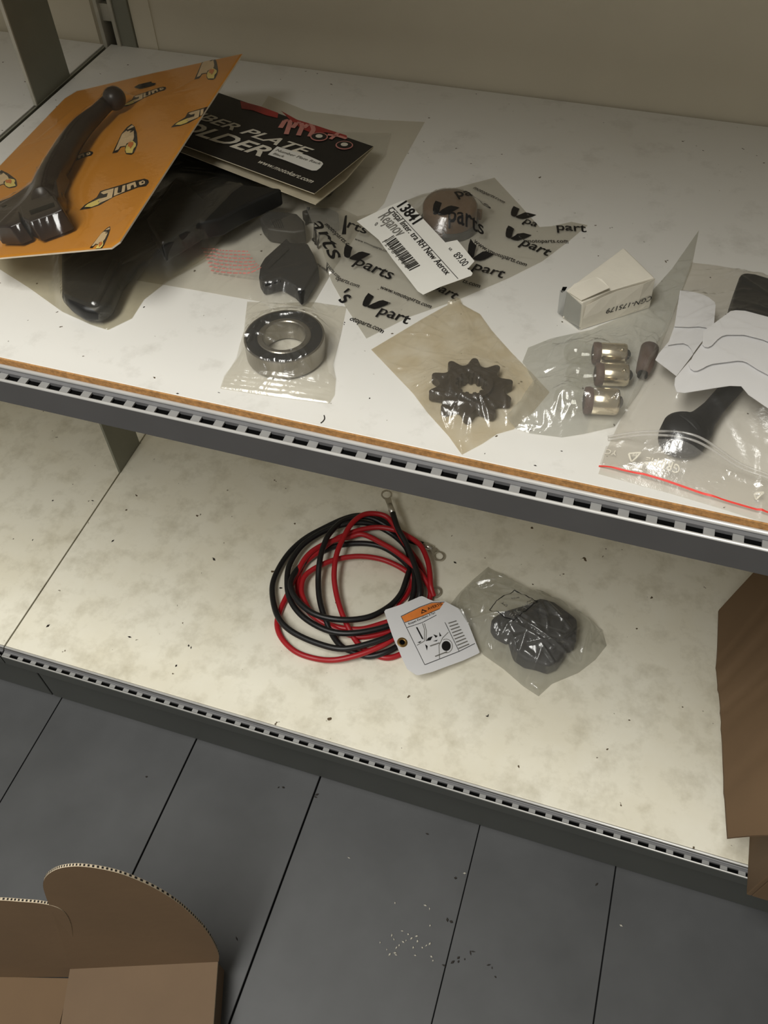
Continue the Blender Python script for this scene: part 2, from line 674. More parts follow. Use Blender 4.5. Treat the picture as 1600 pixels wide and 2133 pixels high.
wl = thing('wall_back', (0, YB, 0), kind='structure')
MB().box((-.489, YB, .0), (1.5, YB + .012, 1.25)).out('back_panel', M['wall'], wl)
MB().box((-1.6, YB + .004, .0), (-.534, YB + .016, 1.25)).out('back_panel', M['wall'], wl)
MB().box((-.4885, YB - .0015, .0), (-.4675, YB, 1.25)).out('cover_strip', M['wall'], wl)

# slotted upright between the bays
up = thing('slotted_upright', (-.512, YB, 0), 'grey slotted steel upright at the back between two shelf bays', 'upright')
m = MB()
m.box((-.5235, YB - .006, 0), (-.5195, YB + .02, 1.25)).out('flange', M['postlight'], up, bevel=.0006)
MB().box((-.5085, YB - .006, 0), (-.5045, YB + .02, 1.25)).out('flange', M['postlight'], up, bevel=.0006)
MB().box((-.5195, YB + .012, 0), (-.5085, YB + .02, 1.25)).out('channel_back', M['dark'], up)
for k in range(31):
    z = .04 + k * .04
    MB().box((-.5195, YB - .002, z - .0075), (-.5085, YB + .004, z + .0075)).out('web', M['postlight'], up)
MB().box((-.5045, YB - .004, 0), (-.489, YB + .01, 1.25)).out('side_flange', M['post'], up, bevel=.0006)


def rail(root, x0, x1, y, z, lower=False):
    """slotted front rail: chipboard edge, bead, groove, slotted strip, lip and painted fascia"""
    zf, yf, wf = (z + .003, y + .0005, .0032) if lower else (z, y, .005)
    top = root
    root = MB().box((x0, yf - .0082 - wf, zf - (.027 if not lower else .022)), (x1, yf - .0072 - wf, zf - .0076)).out('fascia', M['fascia'] if not lower else M['kick'], top)
    if not lower:
        MB().box((x0, y - .0012, z - .006), (x1, y, z - .0002)).out('chipboard_edge', M['chip'], root)
        MB().tube([(x0, y - .0026, z - .0052), (x1, y - .0026, z - .0052)], .0014, 8).out('bead', M['alu'], root, smooth=True)
    else:
        MB().tube([(x0, y - .0012, z - .0012), (x1, y - .0012, z - .0012)], .0012, 8).out('bead', M['alu'], root, smooth=True)
        MB().tube([(x0, y - .0032, z - .0028), (x1, y - .0032, z - .0028)], .0008, 8).out('bead', M['groove'], root, smooth=True)
        z += .003
        y += .0005
    ws = .0032 if lower else .005
    MB().box((x0, y - .0062, z - .009), (x1, y - .003, z - .0065)).out('groove', M['groove'], root)
    MB().box((x0, y - .0066 - ws, z - .016), (x1, y - .0058, z - .0094)).out('channel', M['dark'], root)
    m = MB()
    n = int((x1 - x0) / .015)
    ph = (-.3536 - .0045 - x0) % .015
    e0 = x0
    for k in range(n + 1):
        s0 = x0 + ph + k * .015          # slot from s0 to s0+.009
        if s0 > x1: break
        if s0 > e0: m.box((e0, y - .0062 - ws, z - .0085), (min(s0, x1), y - .0062, z - .0072))
        e0 = s0 + .0092
    if e0 < x1: m.box((e0, y - .0062 - ws, z - .0085), (x1, y - .0062, z - .0072))
    m.out('slotted_strip', M['tab'], root)
    MB().tube([(x0, y - .007 - ws, z - .0076), (x1, y - .007 - ws, z - .0076)], .0011 if not lower else .0007, 8).out('lip', M['alu'], root, smooth=True)


def shelf(name, x0, x1, y, z, mat, label, lower=False, rx0=None):
    t = thing(name, ((x0 + x1) / 2, (y + YB) / 2, z - .018), label, 'shelf')
    MB().box((x0, y, z - .018), (x1, YB - .003, z)).out('shelf_board', mat, t, bevel=.0006)
    rail(t, x0 if rx0 is None else rx0, x1, y, z, lower)
    return t


shelf('upper_shelf', XS, 1.2, YU, ZU, M['shelf_up'], 'clean white upper shelf holding the bagged spare parts and the orange card')
shelf('upper_shelf', -1.5, XS - .0085, YU, ZU - .001, M['shelf_up'], 'white upper shelf of the neighbouring bay, seen at the top left behind the plate')
shelf('top_shelf', -1.5, 1.2, YU, .885, M['shelf_up'], 'white shelf board above the picture that shades the back of the upper shelf')
shelf('lower_shelf', XS + .0008, 1.2, YL, ZL, M['shelf_lo'], 'stained cream lower shelf holding the cable coil and the tall cardboard box', True)
shelf('lower_shelf', -1.5, XS - .0008, YL, ZL, M['shelf_lo'], 'stained cream lower shelf of the left bay, with the yellow spots', True)
sb = thing('shelf_bracket', (XS - .004, .53, ZU - .03), 'dark steel bracket edge in the gap between the two upper shelves', 'bracket')
MB().box((XS - .0075, YU + .002, ZU - .022), (XS - .0055, YB - .004, ZU - .002)).out('plate', M['post'], sb)
MB().box((XS - .0035, YU + .002, ZU - .022), (XS - .0015, YB - .004, ZU - .003)).out('plate', M['post'], sb)
MB().box((XS - .0055, YU + .002, ZU - .022), (XS - .0035, YB - .004, ZU - .016)).out('web', M['dark'], sb)

for x0, x1, lb in ((-1.5, -.4925, 'grey painted kick plate under the left lower shelf, at the left edge'), (-.4905, 1.2, 'long grey painted kick plate under the lower shelf with the cables')):
    k = MB().box((x0, YL - .004, .0005), (x1, YL + .008, ZL - .0185)).out('kick_plate', M['kick'], bevel=.001)
    tag(k, lb, 'kick plate')
k = MB().box((-.4925, YL - .001, .0005), (-.4905, YL + .008, ZL - .0185)).out('trim_1', M['gap'])
k['kind'] = 'structure'

d1 = thing('divider_plate', (XS - .0035, .645, ZU), 'flat grey steel strip standing on edge behind the orange card, top left', 'divider')
MB().box((XS - .0065, .6175, ZU), (XS - .004, .673, .86)).out('plate', M['post'], d1)
MB().box((XS - .0068, .616, ZU), (XS - .0037, .6175, .86)).out('front_edge', M['postlight'], d1)
d2 = thing('divider_plate', (XS, .565, ZL), 'flat grey steel strip standing on the lower shelf under the upper rail', 'divider')
MB().box((XS - .001, .541, ZL + .0004), (XS + .001, .589, ZU - .024)).out('plate', M['post'], d2)
MB().box((XS - .0014, .5395, ZL + .0004), (XS + .0014, .541, ZU - .024)).out('front_edge', M['post'], d2)

#@@OBJECTS
U, L = HZ(ZU), HZ(ZL)


def pts(pl, P, sc=1.0, o=(0, 0)): return [pl.hit(o[0] + x / sc, o[1] + y / sc) for x, y in P]


def zoom(sc, o, P): return [(o[0] + x / sc, o[1] + y / sc) for x, y in P]


def wp(u, v, z): return at(u, v, z)


# ---- wide clear bag with three plastic clips (lies under the other bags)
def slab(name, mat, px, z0, z1, label, cat, group=None, bevel=.0015, zp=None, parent=None):
    pl = HZ(zp if zp else z0 + (z1 - z0) * .5)
    return MB().poly(HZ(0), ccw([tuple(pl.hit(*p)) for p in px]), z0, z1).out(name, mat, parent, bevel=bevel)


def clip_thing(px, z0, z1, label, mat, ribs):
    c = at(*np.mean(px, 0), z1)
    t = thing('plastic_clip', (c.x, c.y, z0), label, 'clip', 'plastic clips in the wide clear bag')
    slab('body', mat, px, z0, z1, None, None, parent=t)
    for q in ribs: slab('rib', mat, q, z1 - .0005, z1 + .0012, None, None, bevel=.0004, parent=t)
    return t


z5 = lambda P: zoom(5.714, (480, 420), P)
c1 = clip_thing(z5([(360, 265), (450, 185), (620, 195), (800, 215), (880, 300), (900, 420), (760, 440), (560, 420), (450, 400), (390, 330)]), ZU + .0012, ZU + .012,
                'dark grey six-sided plastic clip with ribs, beside the number plate bag', M['grey_clip'],
                [z5([(470 + k * 28, 220), (482 + k * 28, 220), (530 + k * 25, 310), (518 + k * 25, 310)]) for k in range(5)])
c2 = clip_thing(z5([(415, 745), (680, 505), (720, 560), (930, 570), (1000, 700), (1060, 860), (890, 1130), (840, 1170), (760, 1080), (600, 985), (390, 1040), (350, 970), (365, 830)]), ZU + .0012, ZU + .012,
                'larger black plastic clip with a notched edge, above the bagged bearing', M['blackmatte'],
                [z5([(430, 760), (680, 530), (700, 570), (460, 800)]), z5([(400, 960), (600, 930), (600, 960), (410, 1000)])])
c4 = clip_thing([(632, 404), (640, 386), (668, 372), (690, 374), (698, 388), (688, 402), (660, 410)], ZU + .0012, ZU + .008,
                'small black plastic clip peeping out under the header card corner', M['black'], [])
c3 = clip_thing(z5([(850, 160), (1000, 120), (1180, 125), (1290, 180), (1300, 290), (1220, 310), (1080, 200), (880, 200)]), ZU + .0012, ZU + .009,
                'thin grey plastic clip half hidden behind the printed bag', M['grey_clip'], [])
bw = thing('clip_bag', (-.24, .55, ZU), 'wide clear plastic bag with faded red print, under the black header card', 'plastic bag')
bagB, sB = pouch('film', U, [(285, 585), (400, 604), (535, 628), (648, 642)], [(648, 642), (690, 570), (750, 480), (800, 425), (832, 350), (885, 255)],
                 [(560, 200), (640, 232), (780, 250), (885, 255)], [(285, 585), (430, 390), (560, 200)], M['film'], [c1, c2, c3, c4], [], bw, (110, 110), seed=3, nf=55, amp=.0012)
mk('folded_film', [sB.at(*p, .0006) for p in pts(U, [(700, 280), (815, 280), (800, 330), (775, 357), (690, 362)])], [(0, 1, 2, 3, 4)], M['film_milky'], bw)
tr = []
for k in range(7):
    a, b = np.array((422 + k * 3.2, 523 + k * 8.)), np.array((520 + k * 5., 545 + k * 8.))
    x = 0
    while x < .97:
        q = random.uniform(.03, .11)
        tr += strip([U.hit(*(a + (b - a) * x)), U.hit(*(a + (b - a) * min(1, x + q)))], .0011)
        x += q + .022
ink('faded_print', bw, M['pinkink'], tr, sB, .0004, .004)

# ---- number plate holder in its headed bag
z2 = lambda P: zoom(2.963, (0, 280), P)
ph = thing('number_plate_holder', (-.33, .50, ZU), 'black plastic number plate bracket under the orange card, in the headed bag', 'bracket')
MB().poly(HZ(0), ccw([tuple(HZ(ZU + .007).hit(*p)) for p in z2([(390, 640), (393, 1030), (440, 1080), (520, 1130), (600, 1135), (660, 1120), (700, 1080), (760, 940), (830, 850), (860, 800), (980, 700), (1230, 540), (1130, 400), (800, 500)])]), ZU + .0022, ZU + .0142).out('arm', M['black'], ph, bevel=.004)
MB().poly(HZ(0), ccw([tuple(HZ(ZU + .026).hit(*p)) for p in z2([(900, 520), (1080, 270), (1140, 290), (1190, 335), (1255, 385), (1330, 320), (1440, 300), (1740, 330), (1620, 385), (1500, 440), (1360, 520), (1235, 545), (1000, 690)])]), ZU + .012, ZU + .026).out('fin', M['black'], ph, bevel=.002)
MB().poly(HZ(0), ccw([tuple(HZ(ZU + .015).hit(*p)) for p in z2([(555, 1055), (605, 1055), (735, 790), (700, 770)])]), ZU + .012, ZU + .0165).out('rib', M['black'], ph, bevel=.0015)
MB().poly(HZ(0), ccw([tuple(HZ(ZU + .015).hit(*p)) for p in z2([(740, 770), (1100, 575), (1110, 600), (750, 800)])]), ZU + .012, ZU + .0155).out('rib', M['black'], ph, bevel=.001)
MB().poly(HZ(0), ccw([tuple(HZ(ZU + .010).hit(*p)) for p in [(255, 470), (330, 300), (470, 265), (600, 330), (540, 380), (420, 430)]]), ZU + .006, ZU + .011).out('plate', M['black'], ph, bevel=.001)

hb = thing('number_plate_bag', (-.33, .5, ZU), 'smoky clear plastic bag with a black header card holding the plate bracket', 'plastic bag')
bagA, sA = pouch('film', U, [(-60, 535), (0, 562), (60, 600), (130, 650), (190, 677), (225, 688)], [(225, 688), (275, 664), (300, 625), (345, 590), (430, 545), (500, 470), (560, 425), (655, 385)],
                 [(330, 180), (450, 260), (560, 330), (655, 385)], [(-60, 535), (40, 380), (150, 270), (330, 180)], M['film_smoke'], [ph], [bw], hb, (110, 110), seed=5, nf=70, amp=.002, it=900)

# header card: folded sheet, front panel tilted up towards the open lower edge
HC = [at(778, 305, ZU + .016), at(655, 403, ZU + .032), at(412, 308, ZU + .034), at(540, 0, ZU)]
ex = (at(778, 305, ZU + .016) - at(467, 197, ZU + .016))
hn = ex.cross(at(655, 403, ZU + .031) - at(778, 305, ZU + .016))
if hn.z < 0: hn = -hn
HP = Pl(at(778, 305, ZU + .016), hn, ex)
HT = [HP.hit(778, 305), HP.hit(655, 403), HP.hit(300, 272), HP.hit(400, 174)]
hcard = mk('header_card', [HP.P(*p, h) for h in (0, -.0006) for p in HT], [(0, 3, 2, 1), (4, 5, 6, 7), (0, 1, 5, 4), (1, 2, 6, 5), (2, 3, 7, 6), (3, 0, 4, 7)],
   None, hb, mats=[M['headercard'], M['headerback']], fm=[0, 1, 1, 1, 1, 1])
Q = at(655, 403, ZU + .031) + Vector((.001, -.002, -.007))
A0, B0 = HP.P(*HT[0], -.0007), HP.P(*HT[3], -.0007)
D0 = B0 + (Q - A0)
mid = (A0 + Q) / 2 + Vector((0, 0, -.004))
mid2 = (B0 + D0) / 2 + Vector((0, 0, -.004))
mk('card_back', [A0, mid, Q, D0, mid2, B0] + [p + Vector((0, 0, -.0006)) for p in (A0, mid, Q, D0, mid2, B0)],
   [(0, 5, 4, 1), (1, 4, 3, 2), (6, 7, 10, 11), (7, 8, 9, 10), (0, 1, 7, 6), (1, 2, 8, 7), (2, 3, 9, 8), (5, 0, 6, 11)], M['headerback'], hb)
z6 = lambda P: zoom(6.154, (380, 180), P)
h6 = lambda x, y: HP.hit(380 + x / 6.154, 180 + y / 6.154)
ink('lettering', hcard, M['white_ink'],
    clip(text('NUMBER PLATE', h6(345, 468), h6(1565, 880), .018, .18, .85, ref='ER PLATE', right=True)
         + text('HOLDER', h6(165, 625), h6(1005, 905), .022, .18, 1.0, ref='LDER', right=True)
         + text('www.motokart.com', HP.hit(535, 339), HP.hit(648, 382), .014, .1, 1.35), HT), HP, .0003)
z53 = lambda P: zoom(5.333, (600, 220), P)
h53 = lambda x, y: HP.hit(600 + x / 5.333, 220 + y / 5.333)
ink('red_swoosh', hcard, M['red_ink'], polyt([h53(*p) for p in [(-80, 60), (100, 160), (280, 215), (650, 335), (660, 365), (560, 330), (420, 300), (290, 320), (150, 260), (20, 160)]])
    + polyt([h6(*p) for p in [(740, 190), (1000, 260), (1230, 345), (1220, 410), (1060, 370), (900, 310), (760, 290)]]), HP, .0003)
m_ = [h53(*p) for p in [(-70, 285), (-20, 180), (30, 165), (50, 200), (20, 290)]]
arcs = []
for x0 in (-95, 40, 165):
    arcs += strip([h53(x0 + 10, 255), h53(x0 + 60, 190 + x0 * .15), h53(x0 + 105, 190 + x0 * .25), h53(x0 + 120, 225 + x0 * .3), h53(x0 + 75, 335 + x0 * .1)], .0038)
arcs += strip([h53(440, 330), h53(560, 345), h53(650, 375)], .0036) + strip([h53(470, 380), h53(560, 310)], .003)
ring = lambda c, rx, ry, n=24: [h53(c[0] + rx * math.cos(6.283 * k / n), c[1] + ry * math.sin(6.283 * k / n)) for k in range(n)]
ink('logo', hcard, M['rose_ink'], arcs + polyt(ring((345, 355), 98, 48)) + polyt(ring((625, 448), 98, 48)), HP, .0006)
ink('logo_tyre', hcard, M['headercard'], polyt(ring((345, 355), 84, 38)) + polyt(ring((625, 448), 84, 38)), HP, .0009)
ink('logo_hub', hcard, M['white_ink'], polyt(ring((345, 355), 40, 20)) + polyt(ring((625, 448), 40, 20)), HP, .0012)
stk = [h6(*p) for p in [(1215, 775), (1095, 880), (1320, 955), (1600, 1065), (1660, 1085), (1720, 1085), (1770, 1050), (1805, 1000), (1790, 975), (1600, 890)]]
stick = ink('sticker', hb, M['label'], polyt(stk), HP, .0004)
ink('sticker_text', stick, M['inkgrey'], text('Number Plate Rack', h6(1190, 835), h6(1760, 1015), .006, 0, 1.1) + text('Black', h6(1155, 880), h6(1290, 922), .006, 0, 1.1), HP, .0007)

# ---- orange blister card with the brake lever
CN = Vector((-.275, -.04, 1))
CP = Pl((-.42, .5, .519), CN, (1, .02, 0))
cpx = [(160, 190), (330, 150), (505, 112), (250, 503), (232, 516), (0, 537), (-42, 540), (-75, 400), (0, 345), (135, 205)]
CO = [CP.hit(*p) for p in cpx]
CO = ccw([tuple(p) for p in CO])
bc = thing('blister_card', (-.39, .48, ZU), 'bright orange card tilted across the plate holder bag, black lever on it', 'card')
n = len(CO)
V = [CP.P(*p, h) for h in (-.0011, 0) for p in CO]
ocard = mk('card', V, [tuple(range(n - 1, -1, -1)), tuple(range(n, 2 * n))] + [(i, (i + 1) % n, n + (i + 1) % n, n + i) for i in range(n)], None, bc,
   mats=[M['cardedge'], M['orange']], fm=[0, 1] + [0] * n)

z9 = lambda P: zoom(8.889, (160, 350), P)
z16 = lambda P: zoom(16, (220, 230), P)
hC = lambda P: [CP.hit(*p) for p in P]
logoJ = dict(black=hC(z9([(55, 785), (150, 690), (370, 550), (435, 435), (1080, 240), (1250, 203), (1320, 225), (1335, 270), (1280, 340), (1140, 362), (700, 530), (430, 690), (250, 752)])),
             beige=[hC(z9(p)) for p in ([(445, 470), (500, 440), (690, 385), (655, 560), (430, 660), (390, 590), (560, 545), (580, 475), (500, 500)],
                                        [(705, 385), (770, 365), (755, 470), (790, 475), (830, 460), (850, 340), (905, 325), (890, 445), (690, 530)],
                                        [(925, 320), (1085, 265), (1110, 355), (1070, 375), (1050, 320), (1005, 340), (1000, 400), (940, 420)],
                                        [(1150, 270), (1230, 240), (1265, 260), (1260, 300), (1190, 330), (1160, 320)])],
             dark=[hC(z9([(800, 390), (830, 380), (822, 450), (795, 455)])), hC(z9([(1205, 275), (1240, 265), (1235, 290), (1205, 300)]))],
             yellow=[hC(z9([(150, 735), (210, 680), (440, 575), (400, 640), (440, 655), (400, 690), (280, 735)]))],
             tail=CP.hit(*z9([(55, 785)])[0]), head=CP.hit(*z9([(1330, 250)])[0]))
logoA = dict(black=hC(z16([(215, 1445), (545, 770), (720, 560), (880, 450), (980, 540), (1050, 760), (1070, 1130), (1015, 1270), (935, 1440), (850, 1495), (680, 1475), (640, 1380), (655, 1215), (510, 1240), (440, 1340), (390, 1410)])),
             beige=[hC(z16(p)) for p in ([(310, 1365), (560, 800), (720, 680), (950, 690), (960, 900), (930, 1000), (700, 1130), (680, 1200), (490, 1225), (430, 1320)], [(740, 620), (900, 500), (965, 545), (900, 600), (760, 670)])],
             dark=[hC(z16([(720, 700), (800, 640), (980, 570), (985, 610), (840, 670), (740, 725)])), hC(z16([(820, 740), (930, 690), (930, 715), (840, 755)]))],
             yellow=[hC(z16([(660, 1330), (700, 1200), (760, 1130), (900, 1020), (1020, 1130), (1010, 1220), (930, 1310), (890, 1455), (760, 1450), (690, 1450)]))],
             orange=[hC(z16([(745, 1230), (780, 1090), (940, 1085), (930, 1170), (835, 1310), (800, 1240)]))],
             tail=CP.hit(*z16([(215, 1445)])[0]), head=CP.hit(*z16([(985, 540)])[0]))


def place_logo(lg, tail, head):
    a, b = lg['tail'], lg['head']
    ta, hd = CP.hit(*tail), CP.hit(*head)
    c0, c1 = complex(*(b - a)), complex(*(hd - ta))
    k = c1 / c0

    def mp(poly): return [np.array(((complex(*(p - a)) * k).real + ta[0], (complex(*(p - a)) * k).imag + ta[1])) for p in poly]
    o = ink('logo', ocard, M['ink'], clip(polyt(mp(lg['black'])), CO_in), CP, .0002)
    for key, mat, off in (('beige', 'inkbeige', .0004), ('yellow', 'inkyellow', .0005), ('orange', 'inkorange', .0007), ('dark', 'ink', .0007)):
        t = []
        for p in lg.get(key, []): t += clip(polyt(mp(p)), CO_in)
        if t:
            q = ink('logo_' + key, ocard, M[mat], t, CP, off)


CO_in = CO
for tl, hd in (((166, 438), (310, 378)), ((253, 224), (346, 183)), ((356, 266), (480, 216)), ((95, 362), (194, 318))): place_logo(logoJ, tl, hd)
for tl, hd in (((234, 320), (281, 264)), ((405, 166), (446, 118)), ((60, 481), (112, 440)), ((187, 517), (230, 478)), ((-14, 400), (4, 355)), ((68, 286), (82, 272))): place_logo(logoA, tl, hd)
# hanging slot in the card
hs = hC([(280, 184), (290, 178), (316, 172), (318, 175), (326, 175), (322, 179), (292, 187)])
ink('hang_slot', ocard, M['dark'], polyt(hs), CP, .0009)
# lever
bl = thing('brake_lever', tuple(CP.P(*CP.hit(130, 330), .0012)), 'dark brown-black brake lever with a ball end, lying on the orange card', 'lever')
z3 = lambda P: zoom(2.963, (0, 0), P)


def cen(px, h):
    q = Pl(CP.O + CP.n * h, CP.n, CP.ex)
    return q.P(*q.hit(*px))


C_ = [((237, 205), 17), ((226, 213), 17), ((214, 224), 17), ((200, 238), 18), ((172, 264), 22), ((148, 296), 24), ((126, 334), 26), ((108, 365), 26), ((97, 392), 24), ((92, 415), 24)]
path, rad = [], []
pc = spline([c[0] for c in C_], 5)
rr = np.interp(np.linspace(0, 1, len(pc)), np.linspace(0, 1, len(C_)), [c[1] for c in C_])
for p, r in zip(pc, rr):
    path.append(cen(p, .0105))
    rad.append(r / 2900)
MB().tube(path, rad, 16, flat=1.0).out('handle', M['lever'], bl, smooth=True)
bs = MB()
cc = cen((238, 205), .0115)
bs.lathe(cc - CP.n * .0085, CP.n, [(.0085 * math.sin(a) + .0002, .0085 - .0085 * math.cos(a)) for a in np.linspace(.0, math.pi, 15)], 24)
bs.out('ball_end', M['lever'], bl, smooth=True)


def cslab(name, mat, P, h0, h1, bevel=.001):
    q = Pl(CP.O + CP.n * h1, CP.n, CP.ex)
    return MB().poly(CP, ccw([tuple(q.hit(*p)) for p in P]), h0, h1).out(name, mat, bl, bevel=bevel)


cslab('pivot_block', M['lever'], z3([(-60, 1260), (60, 1215), (110, 1185), (190, 1125), (230, 1040), (380, 1030), (345, 1110), (360, 1200), (330, 1260), (170, 1330), (60, 1370), (-60, 1360)]), .0015, .013)
cslab('hinge_ear', M['lever'], z3([(120, 1270), (180, 1235), (320, 1205), (350, 1225), (385, 1290), (330, 1315), (180, 1370), (140, 1350)]), .002, .0165)
cslab('hinge_slot', M['dark'], z3([(178, 1300), (330, 1248), (338, 1272), (190, 1325)]), .0160, .0168, .0001)
cslab('pivot_end', M['lever'], z3([(-60, 1310), (40, 1305), (115, 1300), (130, 1370), (60, 1400), (-60, 1400)]), .002, .0155)
cslab('pin_hole', M['dark'], z3([(8, 1272), (40, 1262), (38, 1268), (14, 1280)]), .0128, .0134, .0001)
cslab('bump', M['lever'], z3([(348, 1180), (372, 1172), (385, 1190), (380, 1235), (360, 1240)]), .001, .008)

# clear film shrunk over the lever
pouch('shrink_film', CP, [(-40, 538), (0, 535), (120, 524), (229, 513)], [(229, 513), (250, 501), (370, 317), (502, 115)],
      [(-73, 402), (0, 347), (136, 207), (161, 191), (330, 152), (502, 115)], [(-40, 538), (-73, 402)],
      M['film_skin'], [bl], [], bc, (110, 110), edge=.0013, seed=77, nf=26, amp=.0009, it=60, lone=True)

# ---- printed parts bag with the amber lens
al = thing('indicator_lens', tuple(at(935, 455, ZU)), 'round brown amber indicator lens inside the printed bag', 'lens')
lc = at(936, 470, ZU + .001)
MB().lathe(lc, (0, 0, 1), [(.0001, 0), (.0205, 0), (.0212, .004), (.0205, .006), (.0001, .006)], 40).out('base', M['grey_clip'], al, smooth=False)
MB().lathe(lc, (0, 0, 1), [(.0195, .006), (.0195, .016), (.0180, .0185), (.013, .0195), (.0001, .020)], 40).out('dome', M['amber'], al, smooth=True)
for k in range(3):
    a = k * 2.1 + .4
    p = lc + Vector((math.cos(a) * .0205, math.sin(a) * .0205, 0))
    MB().box((p.x - .003, p.y - .002, p.z + .004), (p.x + .003, p.y + .002, p.z + .011)).out('tab', M['amber'], al, bevel=.0008)
z6b = lambda P: zoom(6.154, (740, 400), P)
labpx = z6b([(20, 375), (290, 245), (600, 110), (650, 112), (690, 145), (920, 395), (1160, 650), (1310, 800), (1505, 1040), (1490, 1070), (1300, 1140), (1100, 1210), (870, 1315), (800, 1270), (700, 1140), (480, 860), (300, 610)])
q0, q1, q2 = (at(*z6b([p])[0], ZU + h) for p, h in (((20, 375), .011), ((690, 145), .0225), ((870, 1315), .012)))
labplane = Pl(q0, (q2 - q0).cross(q1 - q0), (1, 0, 0))
if labplane.n.z < 0: labplane = Pl(q0, -labplane.n, (1, 0, 0))
labin = ccw([tuple(labplane.hit(*p)) for p in labpx])


def under_label(G, H):
    P_ = np.array([labplane.P(*q)[:] for q in labin])
    lo, hi = P_.min(0), P_.max(0)
    for i in range(H.shape[0]):
        for j in range(H.shape[1]):
            x, y = G[i, j]
            if lo[0] - .004 < x < hi[0] + .004 and lo[1] - .004 < y < hi[1] + .004:
                n_ = labplane.n
                zz = labplane.O.z - ((x - labplane.O.x) * n_.x + (y - labplane.O.y) * n_.y) / n_.z - ZU - .0008
                a, b = labplane.loc(Vector((x, y, zz + ZU)))
                ins = False
                for k in range(len(labin)):
                    (ax, ay), (bx_, by_) = labin[k], labin[k - 1]
                    if (ay > b) != (by_ > b) and a < (bx_ - ax) * (b - ay) / (by_ - ay) + ax: ins = not ins
                if ins: H[i, j] = min(H[i, j], max(zz, .0012))
    return H


vb = thing('printed_parts_bag', (-.1, .48, ZU), 'frosted plastic bag printed all over in black, with a white price label', 'plastic bag')
bagV, sV = pouch('film', U, [(763, 706), (850, 662), (950, 627), (1060, 580), (1130, 545), (1185, 503), (1224, 470)], [(1224, 470), (1190, 463), (1150, 472), (1124, 474), (1080, 425), (1030, 371)],
                 [(636, 455), (700, 458), (745, 462), (830, 425), (880, 405), (950, 392), (1030, 371)], [(763, 706), (720, 640), (692, 590), (660, 510), (636, 455)], M['film_print'],
                 [al], [bw], vb, (110, 100), seed=11, nf=40, amp=.0012, it=260, bump=under_label)


def vleaf(o, d, sc):
    """the V mark: two leaves, baseline from o along pixel direction d"""
    a = sV.hit(*o)
    b = sV.hit(o[0] + d[0], o[1] + d[1])
    ex = (b - a) / np.linalg.norm(b - a)
    ey = np.array([-ex[1], ex[0]])
    f = lambda P: polyt([a + (ex * x + ey * y) * sc for x, y in P])
    return f([(0, .78), (.30, .70), (.33, .45), (.40, .12), (.36, .02), (.27, .0), (.18, .03), (.1, .2), (.02, .5)]) + \
        f([(.42, .0), (.39, .06), (.48, .28), (.62, .56), (.74, .66), (1.10, .66), (1.0, .46), (.84, .18), (.70, .04), (.55, .0)])


ln = lambda s, a, b, **k: text(s, sV.hit(*a), sV.hit(*b), **k)
T = []
for o in ((708, 532), (746, 634), (893, 450), (1056, 446), (1045, 490), (966, 532)): T += vleaf(o, (60, 20), .0170)
for s, a, b in (('parts', (737, 550), (812, 583)), ('part', (786, 654), (848, 676)), ('parts', (934, 463), (1008, 490)), ('parts', (952, 410), (1024, 436)), ('pa', (1090, 463), (1116, 473)),
                ('part', (1083, 510), (1140, 534)), ('part', (984, 560), (1046, 580)), ('part', (898, 600), (946, 624)), ('rts', (722, 474), (762, 488)), ('part', (1160, 480), (1222, 484)),
                ("'s", (697, 622), (716, 634))):
    T += ln(s, a, b, bold=.012, ys=1.0)
T += ln('arts', (648, 497), (688, 541), bold=.008, ys=.72)
T += polyt([sV.hit(*p) for p in ((636, 466), (649, 465), (646, 471), (637, 471))]) + polyt([sV.hit(*p) for p in ((719, 450), (723, 449), (721, 489), (712, 489))])
U1 = 'www.vmotoparts.com'
for s, a, b in ((U1, (738, 500), (810, 527)), ('oparts.com', (698, 582), (746, 600)), (U1, (790, 601), (896, 643)), ('otoparts.com', (727, 667), (796, 695)), (U1, (986, 505), (1095, 555)),
                ('vmotoparts.com', (1090, 505), (1184, 508)), ('motoparts.com', (985, 393), (1048, 424)), ('ts.com', (962, 588), (998, 600)), ('motoparts.c', (675, 469), (722, 512)), (U1, (655, 549), (705, 580))):
    T += ln(s, a, b, bold=.010, ys=1.25)
ink('lettering', vb, M['ink'], T, sV, .00035, .004)
# price label
LP = labplane
lab = [LP.hit(*p) for p in labpx]
lab_o = MB().poly(LP, lab, -.0002, .0).out('label', M['label'], vb)
stp = [LP.hit(*p) for p in z6b([(1160, 650), (1310, 620), (1530, 890), (1455, 975), (1410, 985)])]
MB().poly(LP, stp, .0001, .0004).out('price_sticker', M['label'], vb)
l6 = lambda x, y: LP.hit(740 + x / 6.154, 400 + y / 6.154)
T = text('13841', l6(535, 190), l6(745, 425), bold=.022, ys=.95) + text('Cristal Inter. tra RH New Aerox', l6(415, 235), l6(1165, 1075), shear=.12, ys=1.0, bold=.006)
T += strip([l6(480, 195), l6(830, 575), l6(1110, 885), l6(1320, 1118)], .0004)
T += text('0', l6(245, 435), l6(270, 440), ys=1.2) + text('KR', l6(1195, 735), l6(1225, 765), bold=.01) + text('89.00', l6(1255, 820), l6(1385, 965), bold=.004, ys=1.1)
T += text('-', l6(1425, 1000), l6(1445, 1015), bold=.02)
rng = random.Random(4)
x = 0.0
while x < 1:
    wd = rng.choice([.010, .014, .022, .03])
    a0, a1 = np.array((375, 640)) + np.array((320, 375)) * x, np.array((495, 560)) + np.array((340, 385)) * x
    b0, b1 = np.array((375, 640)) + np.array((320, 375)) * (x + wd), np.array((495, 560)) + np.array((340, 385)) * (x + wd)
    T += polyt([l6(*a0), l6(*b0), l6(*b1), l6(*a1)])
    x += wd + rng.choice([.016, .024, .034])
